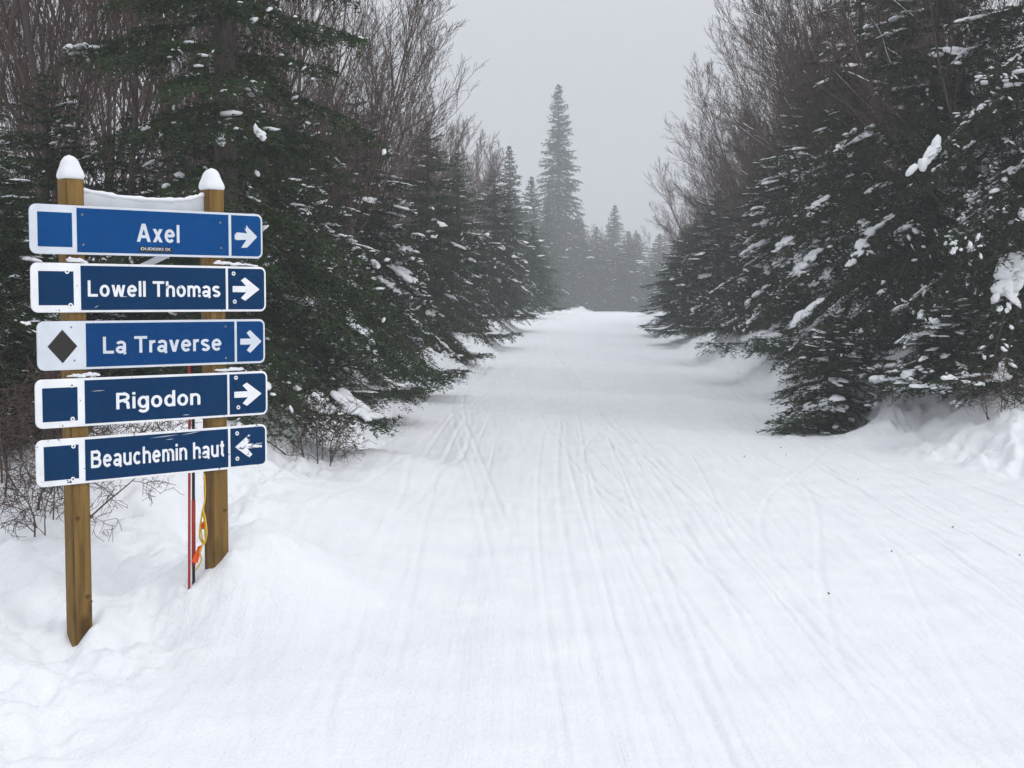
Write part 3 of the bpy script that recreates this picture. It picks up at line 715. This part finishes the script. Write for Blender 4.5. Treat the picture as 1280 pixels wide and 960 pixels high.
# grotesque sign lettering drawn as strokes; units: capital height 1
SW = .165; XH = .735
def arc(cx, cy, rx, ry, a0, a1, n=14):
    a = np.radians(np.linspace(a0, a1, n)); return [(cx + rx * math.cos(t), cy + ry * math.sin(t)) for t in a]
def para(x0, y0, x1, y1, w=.185): return ('poly', [(x0 - w / 2, y0), (x0 + w / 2, y0), (x1 + w / 2, y1), (x1 - w / 2, y1)])
def st(*p): return ('line', list(p))
def glyph(ch):
    h = SW / 2; x = XH; r = .305 - h; ry = x / 2 - h + .012; cy = x / 2
    def arch(x0, w): return [st((x0 + h, 0), (x0 + h, x)), ('line', [(x0 + h, x * .5)] + arc(x0 + w / 2, x - h - .19, w / 2 - h, .205, 180, 0) + [(x0 + w - h, 0)])]
    G = {
     'l': ([st((h, 0), (h, 1))], SW), 'i': ([st((h, 0), (h, x)), st((h, .845), (h, 1))], SW),
     'L': ([st((h, 0), (h, 1)), st((h, h), (.60, h))], .60), 'T': ([st((0, 1 - h), (.74, 1 - h)), st((.37, 0), (.37, 1 - h))], .74),
     'A': ([para(.10, 0, .40, 1, .19), para(.72, 0, .42, 1, .19), st((.20, .29), (.62, .29))], .82),
     'x': ([para(.10, 0, .49, x, .195), para(.49, 0, .10, x, .195)], .59),
     'v': ([para(.09, x, .29, 0), para(.50, x, .30, 0)], .59), 'w': ([para(.09, x, .25, 0, .165), para(.43, x, .26, 0, .16), para(.43, x, .60, 0, .16), para(.77, x, .61, 0, .165)], .86),
     'o': ([('ring', arc(r + h, cy, r, ry, 0, 360, 30))], .61),
     'e': ([('line', arc(r + h, cy, r, ry, -2, 318, 26)), st((h, cy + .01), (.61 - h, cy + .01))], .61),
     'c': ([('line', arc(r + h, cy, r - .005, ry, 42, 318, 24))], .575),
     'd': ([('ring', arc(r + h, cy, r, ry, 0, 360, 30)), st((.61 - h, 0), (.61 - h, 1))], .61),
     'g': ([('ring', arc(r + h, cy, r, ry, 0, 360, 30)), ('line', [(.61 - h, x), (.61 - h, .0)] + arc(r + h, -.02, r, .19, 0, -155, 14))], .61),
     'a': ([('line', arc(.28, x - .225, .20, .155, 160, 10, 14) + [(.48, x - .26), (.48, .12), (.50, .02), (.56, .05)]), ('ring', arc(.255, .215, .185, .145, 0, 360, 24))], .58),
     'h': ([st((h, 0), (h, 1))] + arch(0, .58)[1:], .58), 'n': (arch(0, .58), .58),
     'm': (arch(0, .52) + [('line', [(.52 - h, x * .5)] + arc(.52 - h + .178, x - h - .19, .178, .205, 180, 0) + [(.52 - h + .356, 0)])], .52 + .356),
     'u': ([st((.58 - h, 0), (.58 - h, x)), ('line', [(h, x)] + arc(.29, h + .19, .29 - h, .205, 180, 360) + [(.58 - h, x * .5)])], .58),
     'r': ([st((h, 0), (h, x)), ('line', [(h, x * .45)] + arc(h + .26, x - h - .17, .26, .185, 180, 88, 10))], .36),
     't': ([('line', [(.165, .95), (.165, .20)] + arc(.28, .20, .115, .135, 180, 280, 8)), st((.0, x - .055), (.32, x - .055))], .335),
     's': ([('line', arc(.27, x - .205, .185, .135, 25, 250, 16) + arc(.275, .205, .195, .135, 70, -155, 16))], .55),
     'R': ([st((h, 0), (h, 1)), ('line', [(h, 1 - h)] + [(.42, 1 - h)] + arc(.42, .73, .205, 1 - h - .73, 90, -90, 14) + [(h, .46)]), ('line', [(.40, .46)] + arc(.46, .30, .15, .15, 80, 5, 8) + [(.62, .12), (.65, .0)])], .74),
     'B': ([st((h, 0), (h, 1)), ('line', [(h, 1 - h), (.40, 1 - h)] + arc(.40, .735, .18, 1 - h - .735, 90, -90, 12) + [(h, .552)]), ('line', [(h, .535), (.42, .535)] + arc(.42, .309, .20, .226, 90, -90, 12) + [(h, h)])], .71),
    }
    return G[ch]

def strip(P, w, closed=False):
    P = np.array(P, float)
    if closed: P = P[:-1]; t = np.roll(P, -1, 0) - np.roll(P, 1, 0)
    else:
        d = P[1:] - P[:-1]; d /= np.linalg.norm(d, axis=1)[:, None] + 1e-9
        t = np.vstack([d[:1], d[:-1] + d[1:], d[-1:]])
    t /= np.linalg.norm(t, axis=1)[:, None] + 1e-9
    nrm = np.column_stack([-t[:, 1], t[:, 0]])
    k = np.ones(len(P))
    if not closed: k[1:-1] = 1 / np.clip(np.sum(nrm[1:-1] * np.column_stack([-d[:-1, 1], d[:-1, 0]]), 1), .6, 1)
    return P + nrm * (w / 2 * k)[:, None], P - nrm * (w / 2 * k)[:, None]

def sign_lettering(txt, xa, xb, zb, cap_h, y, material, parent, gap=.115):
    """each stroke a thin raised bar; strokes of a letter overlap in plan, so each sits a hair higher than the last"""
    x = 0; items = []
    for ch in txt:
        if ch == ' ': x += .34; continue
        sh, w = glyph(ch)
        items.append([(kind, [(p[0] + x, p[1]) for p in pts]) for kind, pts in sh])
        x += w + gap
    fx = (xb - xa) / (x - gap)
    for strokes in items:
        s = Soup()
        for n, (kind, pts) in enumerate(strokes):
            y0 = y - .0009 - n * .00012
            if kind == 'poly': A_ = np.array([pts[1], pts[2]]); B_ = np.array([pts[0], pts[3]])
            else: A_, B_ = strip(pts, SW, kind == 'ring')
            A_ = np.column_stack([xa + A_[:, 0] * fx, zb + A_[:, 1] * cap_h]); B_ = np.column_stack([xa + B_[:, 0] * fx, zb + B_[:, 1] * cap_h])
            m = len(A_)
            V = np.vstack([np.column_stack([c[:, 0], np.full(m, yy), c[:, 1]]) for yy in (y0, y + .0004) for c in (A_, B_)])
            i = np.arange(m if kind == 'ring' else m - 1); j = (i + 1) % m
            Q = [np.stack([i, j, j + m, i + m], 1), np.stack([i, i + 2 * m, j + 2 * m, j], 1), np.stack([i + m, j + m, j + 3 * m, i + 3 * m], 1)]
            if kind != 'ring': Q.append(np.array([[0, m, 3 * m, 2 * m], [m - 1, 3 * m - 1, 4 * m - 1, 2 * m - 1]]))
            s.put(V, None, np.vstack(Q))
        add('letter', s.mesh('letter', [material], smooth=False), parent)

POST_W = .089
def post(xpx_s, ztop, name_label):
    bm = bmesh.new(); bmesh.ops.create_cube(bm, size=1)
    zb = -.6
    for v in bm.verts: v.co = Vector((xpx_s + v.co.x * POST_W, .0475 + v.co.y * POST_W, (zb + ztop) / 2 + v.co.z * (ztop - zb)))
    bmesh.ops.bevel(bm, geom=bm.edges[:], offset=.006, segments=2, affect='EDGES')
    me = bpy.data.meshes.new('post'); bm.to_mesh(me); bm.free(); me.materials.append(M_WOOD)
    for p in me.polygons: p.use_smooth = False
    o = add('post', me, sign); o['label'] = name_label
    return o
S_L, S_R = .222, .945
ZT_L = spx(92, 222, .003)[1]; ZT_R = spx(271, 236, .003)[1]
pl = post(S_L, ZT_L, 'nearer brown square wooden post'); pr = post(S_R, ZT_R, 'farther brown square wooden post')
def knot(parent, s, z, r):
    poly = [(s + r * 1.2 * math.cos(a) * (1 + .15 * math.sin(3 * a)), z + r * math.sin(a)) for a in np.linspace(0, 6.283, 14, endpoint=False)]
    extrude2d(poly, .0018, .006, 'knot', M_KNOT, parent)
for (px, py, r) in ((97, 648, .010), (114, 646, .008), (110, 746, .011), (114, 752, .006)):
    s, z = spx(px, py, .003); knot(pl, s, z, r)
for (px, py, r) in ((281, 638, .009), (262, 636, .006)):
    s, z = spx(px, py, .003); knot(pr, s, z, r)

ARROWS = {
 'right': [(0, .37), (.50, .37), (.30, .12), (.46, 0), (1, .5), (.46, 1), (.30, .88), (.50, .63), (0, .63)],
 'thin': [(0, .40), (.55, .40), (.36, .12), (.48, 0), (1, .5), (.48, 1), (.36, .88), (.55, .60), (0, .60)],
 'chip': [(0, .37), (.10, .33), (.52, .36), (.28, 0), (.55, .02), (1, .5), (.70, .80), (.62, .86), (.53, 1), (.50, .80), (.42, .86), (.56, .64), (.10, .67), (0, .56)],
}
BOARDS = [
 # corners TL TR BR BL, white-left end px, divider px range, blue square px (x0,x1,y0,y1), text, text px(x0,x1), baseline px at text centre, cap px, arrow px (x0,x1,y0,y1), arrow kind, new?
 dict(c=((35.5, 254), (326.5, 268.3), (326.5, 323.3), (36.5, 317)), panel=(94.5, 284), div=(284, 287.5), sq=(45.3, 88.6, 265.3, 308.5), txt='Axel', tx=(169, 222.5), base=303.0, capp=22.5, ar=(291.5, 319.5, 281.5, 310), kind='chip', new=True),
 dict(c=((37, 327.7), (331, 334), (330.5, 389), (38.5, 391)), panel=(99.5, 280.5), div=(280.5, 283.5), sq=(46.5, 90.5, 339, 381.5), txt='Lowell Thomas', tx=(108, 273.5), base=371.0, capp=19.5, ar=(289, 322.5, 347, 376), kind='right', new=False),
 dict(c=((45, 402), (329.6, 398.6), (329.6, 453.7), (46.4, 463.5)), panel=(106, 291.5), div=(291.5, 294.5), sq=None, txt='La Traverse', tx=(127, 275), base=440.0, capp=20.5, ar=(298.5, 325, 412.5, 441), kind='right', new=True),
 dict(c=((42.5, 475), (332.7, 463.3), (332.7, 517.8), (44.4, 536.3)), panel=(104.5, 282.5), div=(282.5, 285.3), sq=(51.5, 95.5, 484.5, 526.5), txt='Rigodon', tx=(143.5, 248.5), base=508.5, capp=20, ar=(291, 325, 478, 507), kind='right', new=False),
 dict(c=((42.8, 550.5), (332, 530), (332, 581), (46, 610)), panel=(105, 283.5), div=(283.5, 286.5), sq=(53.5, 97, 557, 599.5), txt='Beauchemin haut', tx=(112, 278.5), base=577.5, capp=21, ar=(292, 325.5, 543, 571.5), kind='thin', new=False),
]
# reference capital height of the built-in font
_me, _V, _mn, _mx = text_mesh('H', 0, 0, .012); CAPREF = _mx[1]; bpy.data.meshes.remove(_me)
YB = -.012     # front of the boards
for k, B in enumerate(BOARDS):
    pts = [np.array(spx(*c)) for c in B['c']]
    ml, mr = (pts[0] + pts[3]) / 2, (pts[1] + pts[2]) / 2
    W = np.linalg.norm(mr - ml); Hb = ((pts[0] - pts[3])[1] + (pts[1] - pts[2])[1]) / 2
    tilt = math.atan2(mr[1] - ml[1], mr[0] - ml[0]); cen = (ml + mr) / 2
    if k == 0: print('POSTS', S_L, ZT_L, ZT_R)
    print('BOARD', B['txt'], round(W, 3), round(Hb, 3), 'tilt', round(math.degrees(tilt), 2), 'hl', round(pts[0][1] - pts[3][1], 3), 'hr', round(pts[1][1] - pts[2][1], 3))
    br = empty('sign_board', (cen[0], -.001 * (k % 2) * 0, cen[1])); br.parent = sign; br.rotation_euler = (0, -tilt, 0)
    br['label'] = ['bright blue board reading Axel', 'dark worn blue board reading Lowell Thomas', 'bright blue board with black diamond reading La Traverse',
                   'dark blue board reading Rigodon', 'scratched dark blue board reading Beauchemin haut'][k]
    ca, sa = math.cos(tilt), math.sin(tilt)
    def loc(px, py):
        s, z = spx(px, py, 0); s -= cen[0]; z -= cen[1]
        return s * ca + z * sa, -s * sa + z * ca
    new = B['new']
    mw = M_WHITE_N if new else (M_WHITE_W if k == 4 else M_WHITE_O); mb = (M_BLUE_N if k == 0 else M_BLUE_M) if new else M_BLUE_O
    h = Hb / 2; rc = .032
    yc = (B['c'][0][1] + B['c'][3][1]) / 2
    ymid = lambda px: np.interp(px, (B['c'][0][0], B['c'][1][0]), (yc, (B['c'][1][1] + B['c'][2][1]) / 2))
    X = lambda px: loc(px, ymid(px))[0]
    extrude2d(rrect(-W / 2, -h, W / 2, h, (rc,) * 4), YB, 0, 'plate', mw, br, bevel=.0012)
    bd = .0105   # white rim
    extrude2d(rrect(X(B['panel'][0]), -h + bd, X(B['div'][0]), h - bd), YB - .0010, YB + .001, 'name_panel', mb, br)
    extrude2d(rrect(X(B['div'][1]), -h + bd, W / 2 - bd, h - bd, (0, rc - bd, rc - bd, 0)), YB - .0010, YB + .001, 'arrow_panel', mb, br)
    if B['sq']:
        x0, x1, y0, y1 = B['sq']
        a = loc(x0, y1); b2 = loc(x1, y0); zc = (loc((x0 + x1) / 2, y0)[1] + loc((x0 + x1) / 2, y1)[1]) / 2; hh = (loc((x0 + x1) / 2, y0)[1] - loc((x0 + x1) / 2, y1)[1]) / 2
        extrude2d(rrect(X(x0), zc - hh, X(x1), zc + hh), YB - .0010, YB + .001, 'difficulty_square', mb, br)
    else:
        cx, cz = loc(76.6, 433); rx = X(95) - X(76.6); rz = (loc(76.6, 412)[1] - loc(76.6, 454)[1]) / 2
        extrude2d([(cx - rx, cz), (cx, cz - rz), (cx + rx, cz), (cx, cz + rz)], YB - .0010, YB + .001, 'difficulty_diamond', M_BLACK, br)
    tm = (B['tx'][0] + B['tx'][1]) / 2
    zb = loc(tm, B['base'])[1]; cap = loc(tm, B['base'] - B['capp'])[1] - zb
    sign_lettering(B['txt'], X(B['tx'][0]), X(B['tx'][1]), zb, cap, YB - .0012, M_WHITE_N if new else M_WHITE_W if k in (1, 4) else M_WHITE_O, br)
    x0, x1, y0, y1 = B['ar']; xm_ = (x0 + x1) / 2
    a0, a1, z0_, z1_ = X(x0), X(x1), loc(xm_, y1)[1], loc(xm_, y0)[1]
    po = [(a0 + (p if k < 4 else 1 - p) * (a1 - a0), z0_ + q * (z1_ - z0_)) for p, q in ARROWS[B['kind']]]
    if k == 4: po = po[::-1]
    extrude2d(po, YB - .0022, YB - .0008, 'arrow', M_WHITE_N if new else (M_WHITE_X if k == 4 else M_WHITE_O if k == 3 else M_WHITE_W), br)
    # screws
    scr = {0: [(101, 268.5), (102.5, 306), (273.5, 278.5), (274.5, 310)], 1: [(82, 339.5), (86.5, 381.5), (290, 342), (291.5, 377)],
           2: [(87.5, 409), (91.5, 450.5), (280, 408), (280.5, 447.5)], 3: [(88, 481.5), (89, 523.5), (293, 472), (296, 509)], 4: [(90, 557.5), (89.5, 598.5), (294.5, 541.5), (294.8, 573)]}[k]
    for px, py in scr:
        cx, cz = loc(px, py); rr = .0046 if new else .0105
        ring = [(cx + rr * math.cos(a), cz + rr * math.sin(a)) for a in np.linspace(0, 6.283, 10, endpoint=False)]
        so = extrude2d(ring, YB - .0034, YB + .001, 'screw', M_STEEL if new else mw, br)
        r3 = rr * .42; ring = [(cx + r3 * math.cos(a), cz + r3 * math.sin(a)) for a in np.linspace(0, 6.283, 8, endpoint=False)]
        extrude2d(ring, YB - .0042, YB - .003, 'socket', M_DARK, so)
    for x0, y0, x1, y1 in {3: [(226, 518.6, 236, 518.0), (112, 489, 130, 487.6)], 4: [(185, 547.5, 222, 543.0), (225, 543.6, 250, 538.6), (205, 549.5, 216, 548.2)], 1: [(116, 385, 122, 381.5), (150, 371, 158, 370.6)]}.get(k, []):
        (xa_, za_), (xb_, zb_) = loc(x0, y0), loc(x1, y1)
        extrude2d([(xa_, za_), ((xa_ + xb_) / 2, (za_ + zb_) / 2 - .0012), (xb_, zb_), ((xa_ + xb_) / 2, (za_ + zb_) / 2 + .0012)], YB - .0016, YB - .0004, 'scratch', M_WHITE_O, br)
    if k == 0:   # small black sticker
        xa, xb = X(172), X(213); za, zb2 = loc(192, 315.6)[1], loc(192, 309)[1]
        st_ = extrude2d(rrect(xa, za, xb, zb2), YB - .0020, YB - .0008, 'sticker', M_BLACK, br)
        lettering('DUDESKI IX', xa + .008, xb - .008, za + (zb2 - za) * .38, (zb2 - za) * .50, YB - .0021, M_WHITE_N, st_, CAPREF, offset=.02, thick=.0006)

# sagging white band and brace between the posts
M_BAND = painted('white_band', (.62, .64, .66), True, (.35, .35, .35), thr=.66, scale=14)
tp = [(113, 239), (127, 243), (150, 247.5), (180, 250.2), (210, 251.4), (232, 250.5), (246, 247), (253, 244)]
bt = [spx(x, y, .05) for x, y in tp]; bt = [(max(S_L + POST_W / 2 - .003, min(S_R - POST_W / 2 + .003, s)), z) for s, z in bt]
bt[0] = (S_L + POST_W / 2 - .003, bt[0][1]); bt[-1] = (S_R - POST_W / 2 + .003, bt[-1][1])
extrude2d(bt[::-1] + [(bt[0][0], bt[0][1] - .16), (bt[-1][0], bt[-1][1] - .13)], .044, .054, 'cross_band', M_BAND, sign)
sb = Soup(); P = np.array([[s, .049, z + .004] for s, z in bt]); P = np.column_stack([np.interp(np.linspace(0, 7, 28), np.arange(8), P[:, c]) for c in range(3)])
sb.tube(P, .011 + .004 * np.sin(np.arange(28) * 1.9) * np.sin(np.arange(28) * .7), 8)
band_snow = add('snow_ridge', sb.mesh('snow_ridge', [M_CLUMP])); band_snow.matrix_world = Matrix.Translation(Vector(SO)) @ Matrix.Rotation(PHI, 4, 'Z')
props(band_snow, 'thin ridge of snow on the sagging white band between the posts', 'snow', 'snow lying on the trail sign')
p0, p1 = spx(118, 362, .05), spx(262, 293, .05)
sb = Soup(); sb.tube([(p0[0], .05, p0[1]), (p1[0], .05, p1[1])], .016, 6); add('brace', sb.mesh('brace', [M_BAND], smooth=False), sign)

# snow caps on the posts
def cap(s, zt, hgt, seed, label, lean):
    rng = np.random.default_rng(seed); V = []; n = 28; rings = 12
    for i in range(rings + 1):
        u = i / rings; r = (POST_W / 2 + .006) * (1 - u ** 2.2) ** .52 * (1 + .05 * math.sin(u * 9)); z = zt - .004 + hgt * u
        if i == 0: r *= .93
        for j in range(n):
            a = 6.2832 * j / n; c, s_ = math.cos(a), math.sin(a); pw = 5 - 3 * u
            q = (abs(c) ** pw + abs(s_) ** pw) ** (-1 / pw)
            rr = r * q * (1 + .035 * math.sin(3 * a + seed + 2 * u) + .02 * math.sin(7 * a + 5 * u))
            V.append((s + rr * c + lean * u * u, .0475 + rr * s_, z))
    V.append((s, .0475, zt - .004)); V = np.array(V)
    i = np.arange(rings)[:, None] * n + np.arange(n)[None]; j = np.arange(rings)[:, None] * n + (np.arange(n)[None] + 1) % n
    Q = np.stack([i, j, j + n, i + n], -1).reshape(-1, 4); q = np.arange(n)
    o = add('snow_mound', mesh_np('snow_mound', V, np.stack([(q + 1) % n, q, np.full(n, len(V) - 1)], 1), Q, [M_CLUMP]))
    o.matrix_world = Matrix.Translation(Vector(SO)) @ Matrix.Rotation(PHI, 4, 'Z')
    props(o, label, 'snow mound', 'snow lying on the trail sign')
cap(S_L, ZT_L, spx(92, 194, .05)[1] - ZT_L + .004, 2, 'tall rounded snow cap on the nearer sign post', -.004)
cap(S_R, ZT_R, spx(271, 210.5, .05)[1] - ZT_R + .004, 5, 'tall rounded snow cap on the farther sign post', .002)
# thin snow on the board edges
rng = np.random.default_rng(77)
for pxs, label in ((((86, 325), (94, 325.5), (100, 326.5), (106, 328)), 'small snow patch on the left end of the Lowell Thomas board'),
                   (((270, 328.5), (282, 329.5), (300, 331), (318, 332)), 'snow line on the right end of the Lowell Thomas board'),
                   (((88, 470), (100, 469.5), (112, 469), (120, 468.5)), 'snow line on the left end of the Rigodon board'),
                   (((270, 463.5), (282, 462.5), (293, 462), (300, 462)), 'snow line on the right end of the Rigodon board')):
    sn = Soup(); pts = np.array([[spx(*p)[0], -.004, spx(*p)[1]] for p in pxs])
    q = np.linspace(0, 3, 16); P = np.column_stack([np.interp(q, np.arange(4), pts[:, c]) for c in range(3)]); P = P + rng.normal(0, .0022, P.shape)
    blobs(sn, P, np.tile([1.0, 0, 0], (16, 1)), rng.uniform(.010, .022, 16), rng.uniform(.006, .010, 16), rng.uniform(.004, .011, 16), BIG, ICO2F, rng)
    o = add('snow_line', sn.mesh('snow_line', [M_CLUMP])); o.matrix_world = Matrix.Translation(Vector(SO)) @ Matrix.Rotation(PHI, 4, 'Z')
    props(o, label, 'snow', 'snow lying on the trail sign')

# ------------------------------------------------------------------ stakes and rope by the far post
M_RED, _, _ = mat('red_plastic', (.42, .035, .022), .45, .4)
M_INK, _, _ = mat('black_plastic', (.02, .022, .035), .5, .3)
M_YEL, _, _ = mat('yellow_rope', (.62, .42, .03), .6, .3)
M_ORA, _, _ = mat('orange_ribbon', (.85, .12, .02), .5, .3)
def gz(x, y): return float(ground(np.array([x]), np.array([y]))[0])
def stake(name, p_top, p_bot, rad, m, label, band=None):
    o = empty(name, tuple(p_bot)); d = np.array(p_top) - np.array(p_bot)
    s = Soup(); s.tube([d * u for u in np.linspace(-.12, 1, 6)], rad, 8); add('shaft', s.mesh(name, [m]), o)
    s = Soup(); s.tube([d, d * 1.012], rad * 1.25, 8); add('cap', s.mesh(name + '_cap', [M_INK if m is M_RED else M_RED]), o)
    if band:
        s = Soup(); s.tube([d * band[0], d * band[1]], rad * 1.3, 8); add('sleeve', s.mesh(name + '_sleeve', [M_RED if m is M_INK else M_INK]), o)
    props(o, label, 'stake', 'stakes by the far sign post')
Yk = 6.62
a, b2 = at(237, 398, Yk + .02), at(236.5, 716, Yk); stake('red_stake', a, b2, .0068, M_RED, 'thin red plastic stake beside the far sign post')
a, b2 = at(241.5, 470, Yk + .05), at(242, 712, Yk + .03); stake('dark_stake', a, b2, .0078, M_INK, 'black stake with red sleeve next to the thin red stake', (.02, .36))
rope = empty('rope_coil', tuple(at(256, 700, 6.60)))
base = np.array(at(256, 700, 6.60)); s = Soup()
rr = np.random.default_rng(5); key = []
for px, py in [(255.5, 592), (257, 610), (255, 628), (253, 640), (250, 655), (252, 672), (256, 680), (259, 668), (257, 648), (254, 636), (256, 650), (259, 668), (255, 682), (250, 672), (251, 655), (254, 640), (257, 655), (258, 674), (253, 684), (249, 690), (252, 700), (246, 713)]:
    key.append(at(px + rr.normal(0, .7), py, 6.585 + rr.normal(0, .012)))
key = np.array(key) - base; q = np.linspace(0, len(key) - 1, 160)
P = np.column_stack([np.interp(q, np.arange(len(key)), key[:, c]) for c in range(3)])
for _ in range(6): P[1:-1] = (P[:-2] + 2 * P[1:-1] + P[2:]) / 4
s.tube(P, .0042, 6); add('strand', s.mesh('rope_strand', [M_YEL]), rope)
for (pts) in (((251.5, 653), (258, 650), (259.5, 661), (250, 662)), ((247.5, 683), (253.5, 681), (247, 704), (239, 702)), ((254, 595), (257.5, 595), (257, 601), (254.5, 601))):
    bm = bmesh.new(); f = [bm.verts.new(Vector(at(x, y, 6.575 + .01 * i) - base)) for i, (x, y) in enumerate(pts)]
    face = bm.faces.new(f); bmesh.ops.subdivide_edges(bm, edges=bm.edges[:], cuts=3, use_grid_fill=True)
    for v in bm.verts: v.co.y += .006 * math.sin(v.co.z * 260) + .004 * math.sin(v.co.x * 300)
    bmesh.ops.solidify(bm, geom=bm.faces[:], thickness=.0015)
    me = bpy.data.meshes.new('ribbon'); bm.to_mesh(me); bm.free(); me.materials.append(M_ORA); add('ribbon', me, rope)
props(rope, 'coiled yellow rope with orange ribbons hanging on the far sign post', 'rope')

# ------------------------------------------------------------------ bits of bark and needles fallen on the snow
rng = np.random.default_rng(21); s = Soup()
spots = [(1037, 743), (1115, 690), (930, 571), (982, 569), (975, 560), (865, 508), (1072, 600), (1258, 640), (1275, 695), (610, 480), (1190, 660)]
for px, py in spots:
    d = ray(px, py); Y = EYE / -d[2] * d[1]
    for _ in range(4):
        X = d[0] / d[1] * Y; Y -= (gz(X, Y) - (EYE + d[2] / d[1] * Y)) / (-d[2] / d[1]) * .8
    X = d[0] / d[1] * Y; L = rng.uniform(.006, .02); a = rng.uniform(0, 3.14)
    x1, y1 = X + L * math.cos(a), Y + L * math.sin(a)
    s.tube([(X, Y, gz(X, Y) + .004), (x1, y1, gz(x1, y1) + .006)], rng.uniform(.002, .004), 5)
props(add('bark_debris', s.mesh('bark_debris', [M_BARK])), 'dark bark crumbs scattered on the snow of the trail', 'debris', kind='stuff')

# ------------------------------------------------------------------ fog
M_HAZE = bpy.data.materials.new('fog'); M_HAZE.use_nodes = True; t_ = M_HAZE.node_tree; t_.nodes.clear()
ou = t_.nodes.new('ShaderNodeOutputMaterial'); pv = t_.nodes.new('ShaderNodeVolumePrincipled')
pv.inputs['Color'].default_value = (.83, .845, .87, 1); pv.inputs['Density'].default_value = .0027; pv.inputs['Anisotropy'].default_value = 0.2
t_.links.new(pv.outputs[0], ou.inputs['Volume'])
zlo, zhi = float(ZZ.min()) - 1.0, 27.0
bm = bmesh.new(); bmesh.ops.create_cube(bm, size=1)
for v in bm.verts: v.co = Vector((v.co.x * 352, 101 + v.co.y * 336, zlo + (v.co.z + .5) * (zhi - zlo)))
me = bpy.data.meshes.new('haze'); bm.to_mesh(me); bm.free(); me.materials.append(M_HAZE)
props(add('haze', me), 'thin pale fog hanging over the whole trail', 'fog', kind='stuff')
bpy.context.view_layer.update()
print('TRIS', sum(len(p.vertices) - 2 for m in bpy.data.meshes for p in []) or sum(len(m.loops) - 2 * len(m.polygons) for m in bpy.data.meshes), [(m.name, len(m.polygons)) for m in bpy.data.meshes if len(m.polygons) > 60000], 'ZMAX', max((o.matrix_world @ Vector(c)).z for o in C.objects if o.type == 'MESH' and o.name != 'haze' for c in o.bound_box))
